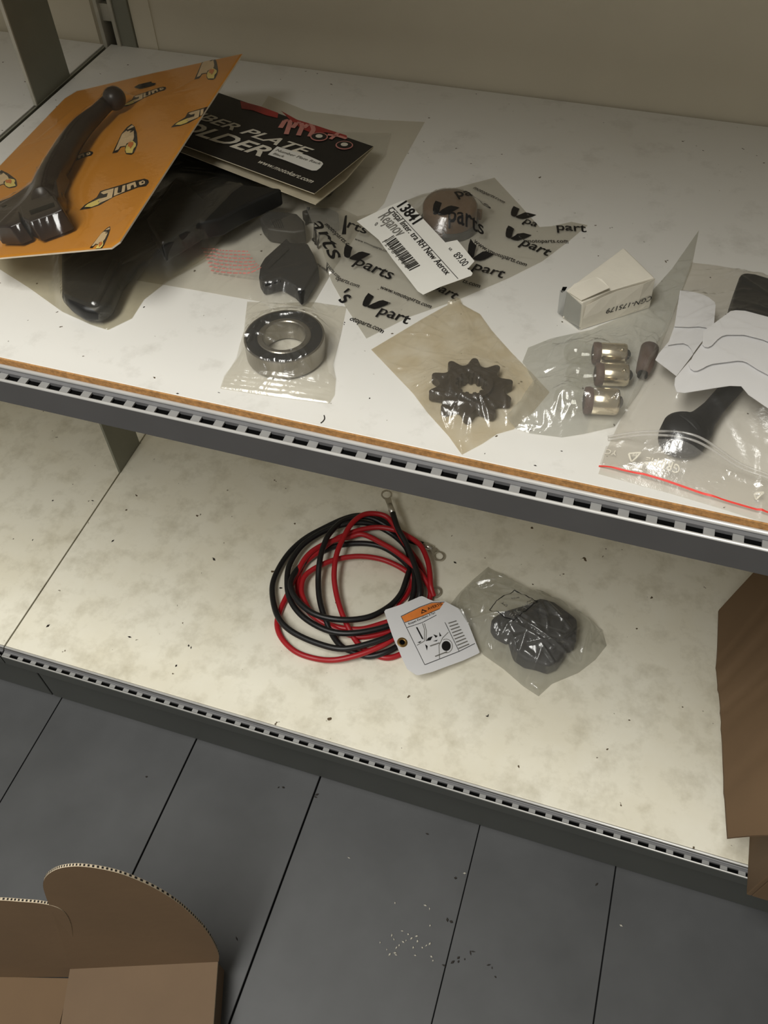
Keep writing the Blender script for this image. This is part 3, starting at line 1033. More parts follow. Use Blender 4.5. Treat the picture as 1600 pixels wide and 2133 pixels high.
ink('label_print', lab_o, M['ink'], T, LP, .0006)
T = text('Rejanov', l6(290, 335), l6(545, 590), shear=.2, ys=1.5) + text('1 2 3 8 4 1 0 0', l6(345, 650), l6(650, 985), ys=.9)
ink('pencil_note', lab_o, M['inkgrey'], T, LP, .0006)

# ---- bearing in its heat-sealed bag
bo = at(592, 699, ZU + .0145)
bo = Vector((bo.x, bo.y, ZU + .0012))
be = thing('ball_bearing', tuple(bo), 'sealed ball bearing in a small clear sachet near the shelf edge', 'bearing')
MB().lathe(bo, (0, 0, 1), [(.0225, 0), (.0245, 0), (.025, .0006), (.025, .0130), (.0247, .0134), (.0238, .0134), (.0238, .01)], 64, closed=True).out('outer_ring', M['steel'], be, smooth=False)
MB().lathe(bo, (0, 0, 1), [(.0166, .001), (.0237, .001), (.0237, .0132), (.0225, .0134), (.018, .0134), (.0166, .0130)], 64, closed=True).out('seal', M['seal'], be, smooth=False)
MB().lathe(bo, (0, 0, 1), [(.0132, 0), (.0164, 0), (.0166, .0132), (.0160, .0137), (.0138, .0137), (.0132, .0132)], 64, closed=True).out('inner_ring', M['steel'], be, smooth=False)
bb = thing('bearing_bag', (bo.x, bo.y - .01, ZU), 'small clear sachet with crimped ends around the ball bearing', 'plastic bag')


def crimp(G, H):
    nu, nv = H.shape
    for j in range(nv):
        v = j / (nv - 1)
        if v < .17: H[:, j] = H[:, j] * .4 + .0006 + .0004 * abs(math.sin(v * 90))
    c = (G[:, :, 0] - bo.x - .0045) / .006
    s = np.clip(1 - np.abs(c), 0, 1) ** .3 * (np.arange(nv)[None] / nv > .17) * (np.arange(nv)[None] / nv < .5)
    return H + s * .0007 * (1 + np.sin((G[:, :, 0] - bo.x) * 4200)) * .5


bagC, sC = pouch('film', U, [(459, 810), (515, 819), (560, 826), (640, 836), (686, 842), (697, 824)], [(697, 824), (700, 790), (694, 760), (712, 690), (722, 640)],
                 [(515, 629), (580, 632), (650, 630), (722, 640)], [(459, 810), (467, 786), (492, 748), (508, 690), (515, 629)], M['film'], [be], [], bb, (100, 110), seed=21, nf=60, amp=.0026, bump=crimp, it=700)

# ---- sprocket in its oily sachet
so = at(982, 798, ZU + .010)
so = Vector((so.x, so.y, ZU + .0012))
sp = thing('sprocket', tuple(so), 'dark steel ten-tooth sprocket in the oil-stained sachet', 'sprocket')
prof = []
NT = 10
for k in range(NT):
    for f, r in ((-.5, .0188), (-.40, .0190), (-.30, .0200), (-.2, .0222), (-.12, .0244), (-.05, .0253), (.05, .0253), (.12, .0244), (.2, .0222), (.30, .0200), (.40, .0190)):
        a = (k + f) * 2 * math.pi / NT + 1.72
        prof.append((r * math.cos(a), r * math.sin(a)))
n = len(prof)
hole = []
for i in range(n):
    a = math.atan2(prof[i][1], prof[i][0])
    rr_ = .0088 + .0007 * math.copysign(1, math.sin(a * 13))
    hole.append((rr_ * math.cos(a), rr_ * math.sin(a)))
V, F = [], []
for h in (.0, .0062):
    V += [so + Vector((x, y, h)) for x, y in prof] + [so + Vector((x, y, h)) for x, y in hole]
for i in range(n):
    j = (i + 1) % n
    F += [(i, n + i, n + j, j), (2 * n + i, 2 * n + j, 3 * n + j, 3 * n + i), (i, j, 2 * n + j, 2 * n + i), (n + j, n + i, 3 * n + i, 3 * n + j)]
mk('toothed_disc', V, F, M['sprocket'], sp, bevel=.0006)
V, F = [], []
col = [(.0128 * math.cos(6.28318 * k / 104), .0128 * math.sin(6.28318 * k / 104)) for k in range(104)]
inn = [((.0088 + .0006 * math.copysign(1, math.sin(6.28318 * k / 104 * 13 + .01))) * math.cos(6.28318 * k / 104), (.0088 + .0006 * math.copysign(1, math.sin(6.28318 * k / 104 * 13 + .01))) * math.sin(6.28318 * k / 104)) for k in range(104)]
for h in (.0055, .0092): V += [so + Vector((x, y, h)) for x, y in col] + [so + Vector((x, y, h)) for x, y in inn]
for i in range(104):
    j = (i + 1) % 104
    F += [(208 + i, 208 + j, 312 + j, 312 + i), (i, j, 208 + j, 208 + i), (104 + j, 104 + i, 312 + i, 312 + j)]
mk('splined_hub', V, F, M['sprocket'], sp)
sg = thing('sprocket_bag', (so.x, so.y, ZU), 'oil-stained yellowish sachet around the sprocket at the shelf front', 'plastic bag')
bagD, sD = pouch('film', U, [(962, 948), (1005, 925), (1035, 905), (1070, 895), (1110, 860), (1145, 818)], [(1145, 818), (1110, 780), (1065, 735), (1025, 690), (1000, 655), (950, 628)],
                 [(773, 729), (830, 695), (880, 665), (925, 640), (950, 628)], [(962, 948), (935, 910), (890, 860), (860, 820), (773, 729)], M['film_dirty'], [sp], [vb], sg, (110, 110), seed=31, nf=110, amp=.0022, it=500, umax=.0035)

# ---- small carton wrapped in paper
z6c = lambda x, y: (1140 + x / 6.154, 500 + y / 6.154)
cb = thing('small_carton', tuple(at(1270, 630, ZU)), 'crumpled off-white carton with a part number, taped at its left end', 'carton')
zt = ZU + .0255
P1, P2 = at(*z6c(430, 1140), ZU + .0005), at(*z6c(1300, 850), ZU + .0005)
P3, P4, P6, P5 = at(*z6c(450, 800), ZU + .0225), at(*z6c(1385, 480), zt), at(*z6c(985, 92), zt), at(*z6c(245, 640), ZU + .0225)
B5, B6 = Vector((P5.x, P5.y, ZU + .0005)), Vector((P6.x + .002, P6.y + .002, ZU + .0005))
m1, m2 = P3.lerp(P4, .42), P5.lerp(P6, .45)
m1 = m1 + Vector((-.001, .0025, -.0016))
cenr = (m1 + m2) / 2 + Vector((0, 0, .0016))
rim = P1.lerp(P2, .5) + Vector((-.0005, -.0015, .0125))
Vc = [P1, P2, B6, B5, P3, m1, P4, P6, m2, P5, cenr]
mk('box', Vc, [(0, 3, 2, 1), (4, 5, 10, 9), (5, 6, 7, 10), (10, 7, 8), (10, 8, 9), (1, 2, 7, 6), (2, 3, 9, 8, 7), (0, 1, 6, 5, 4), (3, 0, 4, 9)], M['carton'], cb, bevel=.0011)
# front flap folded up over the long side
fa, fb = P1 + Vector((-.0004, -.0012, .0)), P2 + Vector((.0006, -.0012, 0))
tz = [at(*z6c(500, 845), ZU + .019), at(*z6c(700, 740), ZU + .0225), at(*z6c(900, 655), ZU + .0245), at(*z6c(1240, 560), ZU + .0255), at(*z6c(1385, 490), ZU + .026)]
lo_ = [fa.lerp(fb, t) for t in (0, .25, .5, .8, 1)]
mid_ = [a.lerp(b, .5) + Vector((0, -.0008, 0)) for a, b in zip(lo_, tz)]
Vf = lo_ + mid_ + tz
Ff = [(i, i + 1, 6 + i, 5 + i) for i in range(4)] + [(5 + i, 6 + i, 11 + i, 10 + i) for i in range(4)]
k = len(Vf)
Vf2 = Vf + [p + Vector((0, .0005, -.0001)) for p in Vf]
fp = mk('front_flap', Vf2, Ff + [[q + k for q in f[::-1]] for f in Ff] + [(10 + i, 11 + i, k + 11 + i, k + 10 + i) for i in range(4)], M['carton'], cb, smooth=False)
fpl = Pl(mid_[2], (fb - fa).cross(tz[2] - lo_[2]), fb - fa)
if fpl.n.y > 0: fpl = Pl(mid_[2], -(fb - fa).cross(tz[2] - lo_[2]), fb - fa)
fpl = fpl.on(BVHTree.FromPolygons(Vf, Ff))
ink('part_number', fp, M['ink'], text('CGN-175179', fpl.hit(*z6c(1345, 705)), fpl.hit(*z6c(765, 878)), bold=.004, ys=1.0), fpl, .0004, .004)
# top flap, slightly lifted
tf = [at(*z6c(*p), ZU + h) for p, h in (((350, 560), .0250), ((620, 470), .0262), ((700, 500), .0268), ((800, 610), .0262), ((440, 770), .0240), ((260, 650), .0240))]
mk('top_flap', tf + [p - Vector((0, 0, .0005)) for p in tf], [tuple(range(6)), tuple(range(11, 5, -1))] + [(i, (i + 1) % 6, 6 + (i + 1) % 6, 6 + i) for i in range(6)], M['carton'], cb)
tp = [at(*z6c(165, 640), ZU + .016), at(*z6c(130, 930), ZU + .002), at(*z6c(405, 1150), ZU + .0008), at(*z6c(440, 830), ZU + .0215), at(*z6c(245, 655), ZU + .022)]
mk('tape', tp, [(0, 1, 2, 3, 4)], M['tape'], cb)
mk('metal_tab', [at(*z6c(*p), ZU + h) for p, h in (((175, 660), .0165), ((200, 600), .0185), ((258, 600), .022), ((230, 650), .0205), ((190, 675), .0168))], [(0, 1, 2, 3, 4)], M['dark'], cb)

# ---- bulbs in a bag
z67 = lambda x, y: (1180 + x / 6.667, 680 + y / 6.667)


def bulb(a, b, rad, label, glass=True, grp='small indicator bulbs in the clear bag', tilt=0):
    """a: glass end of the metal base, b: contact end, pixel positions of the base's axis"""
    zc = ZU + .0014 + rad
    A, B = at(*a, zc), at(*b, zc)
    ax = (B - A).normalized()
    Lb = (B - A).length
    t = thing('bulb', (A.x, A.y, ZU), label, 'bulb', grp)
    MB().lathe(A, ax, [(rad * .9, 0), (rad, .0008), (rad, Lb - .0015), (rad * .93, Lb), (rad * .45, Lb + .0004)], 28).out('base', M['nickel'], t, smooth=True)
    MB().lathe(A, ax, [(rad * .7, -.004), (rad * 1.0, -.0035), (rad * 1.04, -.001), (rad * .95, .001)], 28).out('collar', M['brownring'], t, smooth=True)
    MB().lathe(A, ax, [(rad * .5, Lb + .0003), (rad * .42, Lb + .0018), (rad * .2, Lb + .0028), (.0001, Lb + .003)], 16).out('contact', M['dark'], t, smooth=True)
    if glass:
        MB().lathe(A, -ax, [(rad * .62, .001), (rad * .75, .004), (rad * 1.06, .009), (rad * 1.1, .013), (rad * .95, .0175), (rad * .6, .0205), (.0001, .0215)], 24).out('glass', M['glass'], t, smooth=True)
    s = ax.cross(Vector((0, 0, 1))).normalized()
    q = B - ax * .0035 + (Vector((0, 0, 1)) * .8 + s * .4).normalized() * rad
    d = (Vector((0, 0, 1)) * .8 + s * .4).normalized()
    MB().lathe(q - d * .0005, d, [(.001, 0), (.001, .0014), (.0001, .0016)], 10).out('pin', M['nickel'], t, smooth=True)
    return t


b1 = bulb(z67(455, 372), z67(825, 388), .0066, 'silver bulb furthest back of the three in the clear bag')
b2 = bulb(z67(490, 665), z67(850, 675), .0068, 'silver bulb in the middle of the three in the clear bag')
b3 = bulb(z67(340, 1030), z67(715, 1050), .0078, 'largest silver bulb, nearest the shelf front')
b4 = thing('connector_pin', tuple(at(1350, 760, ZU)), 'small dark brown connector half hidden beside the folded paper', 'connector')
MB().tube([at(*z67(1060, 640), ZU + .006), at(*z67(1100, 520), ZU + .007), at(*z67(1160, 300), ZU + .008)], [.0042, .0050, .0055], 14).out('body', M['brownring'], b4, smooth=True)
MB().tube([at(*z67(1052, 700), ZU + .005), at(*z67(1062, 640), ZU + .006)], [.003, .003], 12).out('tip', M['dark'], b4, smooth=True)
gb = thing('bulb_bag', (.04, .42, ZU), 'clear crinkled plastic bag holding the three silver bulbs', 'plastic bag')
bagE, sE = pouch('film', U, [(1050, 885), (1100, 903), (1170, 912), (1215, 905), (1280, 890)], [(1280, 890), (1330, 820), (1370, 740), (1405, 650), (1440, 560), (1456, 480)],
                 [(1100, 725), (1150, 705), (1230, 688), (1320, 650), (1400, 560), (1456, 480)], [(1050, 885), (1080, 850), (1110, 800), (1088, 755), (1100, 725)], M['film_milky'], [b1, b2, b3, b4], [sg], gb, (120, 110), seed=41, nf=120, amp=.003, it=500, umax=.006)

# ---- folded instruction paper and black lever inside the zip bag
z6p = lambda P: zoom(6.667, (1360, 540), P)


def sheet(name, P, h, parent, mat=None, bow=.0):
    pl = HZ(ZU + h)
    Q = [pl.hit(*p) for p in z6p(P)]
    tris = polyt(Q)
    c = np.mean(Q, 0)
    return MB().prism([(q[0], q[1], ZU + h - .0003) for q in ccw([tuple(x) for x in Q])], [(q[0], q[1], ZU + h) for q in ccw([tuple(x) for x in Q])]).out(name, mat or M['paper'], parent)


kl = thing('kick_lever', tuple(at(1470, 870, ZU)), 'black rubber-ended lever under the folded white paper, at the right edge', 'lever')
z29 = lambda x, y: (1060 + x / 2.963, 480 + y / 2.963)
cpt = [z29(1085, 1245), z29(1110, 1232), z29(1150, 1212), z29(1200, 1165), z29(1260, 1100), z29(1330, 1020), z29(1400, 940), z29(1560, 720)]
rr = [.0128, .0128, .0108, .0074, .0060, .0060, .0062, .0066]
pp = spline([tuple(at(*p, ZU + .010)) for p in cpt], 5)
MB().tube(pp, np.interp(np.linspace(0, 1, len(pp)), np.linspace(0, 1, 8), rr), 18, flat=.72).out('arm', M['blackmatte'], kl, smooth=True)
ec = at(*z29(1083, 1247), ZU + .0105)
MB().lathe(ec - Vector((0, 0, .0095)), (0, 0, 1), [(.0001, 0), (.010, 0), (.0127, .002), (.0132, .006), (.0125, .0135), (.0095, .0165), (.0001, .0172)], 28).out('end_knob', M['blackmatte'], kl, smooth=True)
MB().poly(HZ(0), ccw([tuple(HZ(ZU + .020).hit(*p)) for p in z6p([(1220, 200), (1290, 175), (1420, 190), (1620, 250), (1900, 340), (1900, 900), (1500, 800), (1090, 710), (1110, 600), (1150, 420)])]), ZU + .002, ZU + .020).out('grip', M['blackmatte'], kl, bevel=.003)

pr = thing('instruction_paper', tuple(at(1540, 750, ZU)), 'white folded paper stacked in three steps at the right edge', 'paper')
sheet('panel', [(700, 1000), (1000, 780), (1080, 720), (1150, 708), (1280, 715), (1600, 800), (1900, 900), (1900, 1270), (1600, 1140), (1530, 1110), (1270, 1045), (1030, 1045), (960, 1065), (900, 1110), (820, 1195), (770, 1218), (720, 1212), (690, 1180)], .0275, pr)
sheet('panel', [(560, 1340), (700, 1150), (760, 1100), (1030, 960), (1300, 960), (1600, 1060), (1900, 1200), (1900, 1780), (1600, 1600), (1450, 1520), (1310, 1430), (1250, 1410), (1180, 1405), (830, 1450), (750, 1480), (700, 1510), (620, 1545), (570, 1545), (520, 1510), (500, 1460)], .0255, pr)
sheet('panel', [(310, 1650), (400, 1540), (520, 1400), (700, 1380), (1180, 1320), (1310, 1330), (1450, 1420), (1900, 1650), (1900, 2330), (1600, 2065), (1330, 1880), (1230, 1760), (1070, 1755), (900, 1780), (600, 1830), (440, 1855), (330, 1840), (300, 1750)], .0235, pr)
ps = thing('paper_strip', tuple(at(1450, 670, ZU)), 'white folded paper strip left of the larger folded paper', 'paper')
sheet('panel', [(380, 435), (460, 435), (600, 462), (700, 490), (770, 525), (860, 595), (872, 640), (850, 910), (800, 975), (740, 945), (640, 930), (500, 938), (300, 930)], .0195, ps)
sheet('panel', [(310, 900), (500, 890), (640, 890), (840, 940), (640, 1200), (560, 1310), (535, 1240), (490, 1190), (430, 1163), (330, 1170), (205, 1190)], .0178, ps)
sheet('panel', [(225, 1140), (330, 1120), (450, 1110), (530, 1170), (590, 1280), (330, 1620), (200, 1520), (35, 1395), (80, 1310)], .0160, ps)
zb = thing('zip_bag', (.12, .42, ZU), 'clear zip-lock bag with a red line, holding the black lever and papers', 'plastic bag')
bagF, sF = pouch('film', U, [(1246, 988), (1400, 1030), (1500, 1060), (1640, 1105), (1760, 1140)], [(1760, 1140), (1760, 900), (1720, 680), (1700, 590)],
                 [(1440, 548), (1490, 553), (1540, 562), (1620, 580), (1700, 590)], [(1246, 988), (1262, 940), (1290, 880), (1345, 775), (1400, 660), (1440, 548)], M['film_zip'], [kl, pr, ps], [gb], zb, (120, 120), seed=51, nf=80, amp=.0022, it=700)
zb_top = [(1262, 930), (1340, 940), (1430, 966), (1530, 1000), (1600, 1024), (1760, 1078)]
ink('zip_band', zb, M['zipband'], polyt([U.hit(*p) for p in [(1249, 968), (1350, 996), (1450, 1028), (1530, 1051), (1600, 1071), (1760, 1118)] + zb_top[::-1]]), sF, .0003, .004)
ink('red_line', zb, M['redline'], strip([U.hit(*p) for p in ((1247, 972), (1350, 1000), (1450, 1032), (1530, 1055), (1600, 1075), (1760, 1122))], .0011), sF, .0006, .004)
zr = [(1266, 912), (1340, 928), (1430, 955), (1530, 990), (1600, 1014), (1760, 1068)]
for dy in (0, 6):
    pz = spline([tuple(sF.at(*U.hit(x, y + dy), .0009)) for x, y in zr], 12)
    MB().tube(pz, .0007, 8).out('zip_ridge', M['zipwhite'], zb, smooth=True)
T = []
f4 = lambda x, y: U.hit(1230 + x / 4.324, 880 + y / 4.324)
for tri_ in (((330, 330), (430, 345), (355, 405)), ((1455, 690), (1530, 695), (1470, 735))):
    ink('recycling_mark', zb, M['white_ink'], strip([f4(*q) for q in tri_ + tri_[:1]], .0009), sF, .0005, .004)
T += text('PE', f4(400, 345), f4(360, 335), ys=.9) + text('GRIPPIE', f4(780, 490), f4(480, 390), bold=.0, ys=1.0) + text('YC', f4(240, 290), f4(140, 255), ys=1.0)
ink('embossed_print', zb, M['white_ink'], T, sF, .0005, .004)

# ------------------------------------------------------------------ lower shelf
z36 = lambda P: zoom(3.636, (520, 1000), P)


def cable(root, mat, P, r, name='sheath'):
    """points: zoomed pixels with an optional height above the shelf in mm"""
    idx = [i for i, p in enumerate(P) if len(p) > 2]
    hz = np.interp(np.arange(len(P)), idx, [P[i][2] / 1000 for i in idx])
    px = spline([(p[0], p[1], h) for p, h in zip(P, hz)], 7)
    MB().tube([at(520 + p[0] / 3.636, 1000 + p[1] / 3.636, ZL + r + .0004 + max(0, p[2])) for p in px], r, 12).out(name, mat, root, smooth=True)


def ring_terminal(root, a, b, c, z):
    """a: cable end, b: end of crimp, c: centre of eye, pixels"""
    A, B, Cc = at(*a, z), at(*b, z), at(*c, z)
    g = thing_part = None
    MB().tube([A, B], [.0036, .0032], 12).out('crimp', M['terminal'], root, smooth=True)
    d = (Cc - B)
    l = d.length
    d.normalize()
    s = d.cross(Vector((0, 0, 1))).normalized()
    out, inn_ = [], []
    for k in range(28):
        a_ = 2 * math.pi * k / 28
        rx = .0062
        v = (math.cos(a_), math.sin(a_))
        out.append(Cc + d * v[0] * rx * 1.1 + s * v[1] * rx)
        inn_.append(Cc + d * v[0] * .0045 * 1.1 + s * v[1] * .0045)
    # neck
    m = MB()
    n_ = 28
    up_ = Vector((0, 0, .0005))
    V = [p + up_ for p in out] + [p + up_ for p in inn_] + [p - up_ for p in out] + [p - up_ for p in inn_]
    F = []
    for i in range(n_):
        j = (i + 1) % n_
        F += [(i, j, n_ + j, n_ + i), (2 * n_ + j, 2 * n_ + i, 3 * n_ + i, 3 * n_ + j), (i, 2 * n_ + i, 2 * n_ + j, j), (n_ + i, n_ + j, 3 * n_ + j, 3 * n_ + i)]
    m.add(V, F)
    e = Cc - d * .0062
    m.prism([B + s * .003 - up_, e + s * .0036 - up_, e - s * .0036 - up_, B - s * .003 - up_], [B + s * .003 + up_, e + s * .0036 + up_, e - s * .0036 + up_, B - s * .003 + up_])
    m.out('ring_terminal', M['terminal'], root, smooth=False)



RC = .0029
rc = thing('battery_cable', (-.2, .45, ZL), 'red battery cable coiled together with the black one on the lower shelf', 'cable')
cable(rc, M['redcable'], [(1395, 880, 4), (1372, 800, 10), (1365, 700, 12), (1345, 600, 12), (1290, 490, 11), (1190, 420, 9), (1100, 378, 8), (960, 358, 8), (800, 388, 8), (640, 455, 7), (520, 545, 5), (410, 640, 3), (365, 780, 1), (395, 920, 0), (480, 1030, 0), (580, 1085, 0), (700, 1120, 0), (850, 1128, 0), (1020, 1082, 0), (1200, 1030, 2), (1280, 1100, 4), (1200, 1150, 7),
                          (1100, 1195, 9), (1000, 1255, 9), (830, 1322, 7), (650, 1362, 3), (500, 1352, 0), (350, 1300, 0), (245, 1200, 0), (208, 1090, 0), (235, 980, 0), (290, 860, 0), (360, 700, 7), (450, 560, 9), (600, 470, 8), (760, 430, 7), (860, 412, 9), (1000, 478, 10), (1120, 550, 11), (1240, 650, 11), (1320, 740, 8), (1370, 840, 5), (1340, 960, 0), (1230, 1080, 0), (1050, 1150, 0),
                          (850, 1188, 0), (700, 1150, 0), (500, 1040, 4), (410, 900, 7), (395, 800, 7), (430, 715, 8), (540, 645, 9), (680, 595, 9), (850, 578, 8), (1030, 610, 6), (1200, 700, 4), (1225, 780, 0), (1180, 880, 0), (1130, 950, 0), (1180, 1100, 0), (1240, 1250, 0), (1130, 1325, 0), (1020, 1345, 0), (880, 1290, 0), (800, 1210, 0), (740, 1100, 4), (690, 980, 7), (655, 850, 9), (640, 720, 13), (655, 580, 17), (695, 470, 18), (765, 340, 18), (850, 268, 17), (940, 253, 15), (1040, 280, 13), (1110, 370, 10), (1190, 500, 4), (1290, 640, 1), (1350, 790, 0)],
      RC)
bk = thing('battery_cable', (-.2, .46, ZL), 'black battery cable coiled together with the red one, ring terminals at its ends', 'cable')
cable(bk, M['blackcable'], [(1085, 250, 22), (1125, 370, 22), (1185, 480, 19), (1235, 600, 17), (1275, 720, 16), (1290, 840, 14), (1270, 930, 10), (1200, 1060, 8), (1080, 1172, 13), (900, 1240, 13), (700, 1278, 11), (500, 1232, 9), (310, 1140, 8), (212, 1030, 8), (172, 860, 5), (192, 730, 3), (285, 570, 2), (410, 450, 2), (560, 365, 2), (720, 292, 3), (840, 268, 4), (980, 295, 4), (1090, 370, 2), (1180, 480, 3), (1240, 640, 8), (1250, 780, 9), (1230, 900, 8), (1150, 1040, 8), (1040, 1108, 9),
                            (800, 1158, 9), (600, 1142, 8), (410, 1040, 8), (305, 900, 8), (285, 740, 8), (312, 620, 8), (405, 490, 9), (560, 390, 9), (720, 335, 10), (860, 322, 9), (980, 355, 4), (1100, 425, 0), (1190, 520, 2), (1215, 640, 4), (1185, 760, 6), (1140, 870, 6), (1050, 962, 8), (900, 1038, 12), (700, 1058, 14), (500, 1018, 14), (370, 920, 14), (310, 800, 14), (345, 700, 9), (450, 600, 2), (620, 510, 0), (800, 480, 0), (970, 495, 0), (1100, 560, 0), (1210, 660, 0), (1285, 780, 0), (1290, 900, 0), (1230, 1100, 0), (1150, 1230, 2),
                            (1040, 1300, 4), (900, 1335, 2), (780, 1300, 1), (690, 1255, 2), (620, 1160, 1), (565, 1030, 5), (530, 900, 7), (520, 760, 9), (530, 620, 15), (560, 500, 16), (610, 400, 16), (720, 305, 10), (900, 282, 8), (1070, 365, 2), (1190, 445, 1), (1320, 490, 1)],
      RC * 1.06)
for (a, b, c, zz) in ((z36([(1087, 256)])[0], z36([(1062, 185)])[0], z36([(1038, 110)])[0], ZL + .022), (z36([(1318, 489)])[0], z36([(1385, 520)])[0], z36([(1432, 575)])[0], ZL + .0045)): ring_terminal(bk, a, b, c, zz)
ring_terminal(rc, z36([(1396, 880)])[0], z36([(1403, 862)])[0], z36([(1408, 845)])[0], ZL + .004)

# hang tag on the coil
z76 = lambda x, y: (800 + x / 7.619, 1220 + y / 7.619)
TA, TB, TC = at(*z76(300, 900), ZL + .024), at(*z76(600, 200), ZL + .024), at(*z76(1450, 1050), ZL + .010)
tn = (TB - TA).cross(TC - TA)
if tn.z < 0: tn = -tn
TP = Pl(TA, tn, (1, 0, 0))
t7 = lambda x, y: TP.hit(*z76(x, y))
ht = thing('hang_tag', tuple(TA - Vector((0, 0, .024))), 'white cardboard warning tag with an orange band and brass eyelet, tied to the cables', 'tag')
to = ccw([tuple(t7(*p)) for p in [(5, 410), (25, 380), (240, 310), (400, 245), (560, 175), (600, 165), (640, 178), (700, 210), (790, 245), (960, 245), (1260, 400), (1520, 1060), (1480, 1085), (1250, 1190), (1000, 1280), (760, 1370), (560, 1418), (510, 1415), (440, 1370), (370, 1320), (280, 1130), (205, 950), (190, 930), (130, 780)]])
tcard = MB().poly(TP, to, -.0005, 0).out('card', M['paper'], ht)
T = strip([t7(268, 490), t7(560, 345), t7(760, 270), t7(960, 262)], .0006) + strip([t7(325, 590), t7(600, 490), t7(880, 370)], .0005) + strip([t7(360, 668), t7(600, 590), t7(830, 470)], .0005)
T += strip([t7(268, 490), t7(645, 1258)], .0005) + strip([t7(645, 1258), t7(1190, 1045), t7(1440, 920)], .0006) + strip([t7(965, 585), t7(1190, 1045)], .0005)
T += polyt([t7(*p) for p in ((590, 450), (600, 375), (685, 405))])
T += text('AVERTIS', t7(700, 392), t7(930, 305), bold=.012, ys=.9)
T += text('Risques d\'accidents A l\'arr', t7(395, 625), t7(820, 440), bold=.006, ys=1.1)
T += polyt([t7(*p) for p in ((505, 665), (525, 660), (625, 850), (600, 850))])
ringp = lambda c, r, k=24: [t7(c[0] + r * math.cos(6.283 * i / k), c[1] + r * 1.1 * math.sin(6.283 * i / k)) for i in range(k)]
T += polyt(ringp((985, 960), 72))
for p in ([(665, 880), (700, 830), (770, 805), (735, 870)], [(525, 905), (590, 880), (570, 910)], [(650, 935), (690, 960), (680, 1030)], [(780, 775), (850, 800), (820, 830)], [(875, 740), (910, 800), (880, 810)], [(775, 885), (850, 860), (830, 885)]):
    T += polyt([t7(*q) for q in p])
ink('print', tcard, M['ink'], T, TP, .0005)
T = strip([t7(610, 600), t7(640, 700), t7(640, 880), t7(520, 950)], .0006) + strip([t7(640, 600), t7(670, 720), t7(665, 880)], .0006) + strip([t7(1020, 740), t7(930, 830), t7(870, 950), t7(880, 1160)], .0006)
T += strip(ringp((985, 960), 100)[-8:] + ringp((985, 960), 100)[:8], .0006) + strip([t7(730, 960), t7(880, 910)], .0012) + strip([t7(810, 1125), t7(1000, 1050)], .0012)
for k in range(9): T += strip([t7(1020 + k * 20, 600 + k * 50), t7(1150 + k * 25, 560 + k * 46)], .0012)
ink('grey_print', tcard, M['inkgrey'], T, TP, .0004)
ink('orange_band', tcard, M['tagorange'], polyt([t7(*p) for p in ((275, 495), (560, 352), (760, 278), (950, 268), (885, 365), (600, 485), (328, 582))]), TP, .0003)
ink('triangle_mark', tcard, M['tagorange'], polyt([t7(*p) for p in ((604, 432), (608, 400), (655, 412))]), TP, .0008)
ec = TP.P(*t7(290, 900))
MB().lathe(ec, TP.n, [(.0026, -.0006), (.0052, -.0006), (.0052, .0003), (.0046, .0008), (.0028, .0008), (.0026, .0003)], 28, closed=True).out('eyelet', M['brass'], ht, smooth=True)
MB().lathe(ec, TP.n, [(.0001, .0002), (.0027, .0002)], 20).out('eyelet_hole', M['dark'], ht)

# bag with the black rubber part
z53b = lambda P: zoom(5.333, (980, 1180), P)
rb = thing('rubber_boot', tuple(at(1120, 1330, ZL)), 'black moulded rubber part inside the cloudy bag on the lower shelf', 'rubber part')
rbp = lambda P, h0, h1, nm, mt, bv=.004: MB().poly(HZ(0), ccw([tuple(HZ(ZL + (h0 + h1) / 2).hit(*p)) for p in z53b(P)]), ZL + h0, ZL + h1).out(nm, mt, rb, bevel=bv)
rbp([(210, 640), (330, 560), (600, 480), (760, 400), (920, 450), (1180, 640), (1160, 880), (1120, 930), (900, 860), (560, 790), (400, 830), (250, 740)], .001, .026, 'body', M['blackmatte'], .007)
rbp([(420, 800), (700, 760), (1050, 860), (1060, 980), (960, 1120), (860, 1165), (740, 1120), (600, 1090), (480, 1010)], .001, .021, 'lobe', M['blackmatte'])
rbp([(640, 600), (900, 580), (1120, 720), (1060, 760), (800, 680)], .022, .030, 'ridge', M['blackmatte'], .002)
rbp([(700, 480), (860, 440), (960, 520), (860, 560)], .022, .031, 'boss', M['blackmatte'], .003)
cg = thing('cloudy_bag', tuple(at(1120, 1330, ZL)), 'cloudy crumpled plastic bag with a printed five-sided outline, over the tag corner', 'plastic bag')
bagG, sG = pouch('film', L, [(936, 1262), (985, 1330), (1006, 1364), (1050, 1395), (1090, 1430), (1122, 1451)], [(1122, 1451), (1150, 1425), (1205, 1402), (1240, 1375), (1264, 1345), (1254, 1312)],
                 [(1017, 1181), (1045, 1200), (1100, 1228), (1160, 1250), (1205, 1275), (1254, 1312)], [(936, 1262), (960, 1232), (985, 1208), (1017, 1181)], M['film_cloudy'], [rb], [ht, rc, bk], cg, (110, 100), seed=61, nf=90, amp=.0065, it=900, puff=.000016, umax=.02, wd=(.0018, .006), ln=(.015, .05))
g5 = lambda x, y: sG.hit(980 + x / 5.333, 1180 + y / 5.333)
ink('outline_print', cg, M['ink'], strip([g5(*p) for p in ((490, 262), (745, 385), (485, 602), (212, 485), (320, 360), (490, 262))], .0009), sG, .0004, .003)
ink('small_print', cg, M['inkgrey'], text('LD-HDPE', g5(680, 365), g5(430, 540), bold=.01) + text('04', g5(420, 430), g5(360, 395), bold=.01) + text('MADE', g5(540, 340), g5(450, 350), bold=.01), sG, .0004, .003)

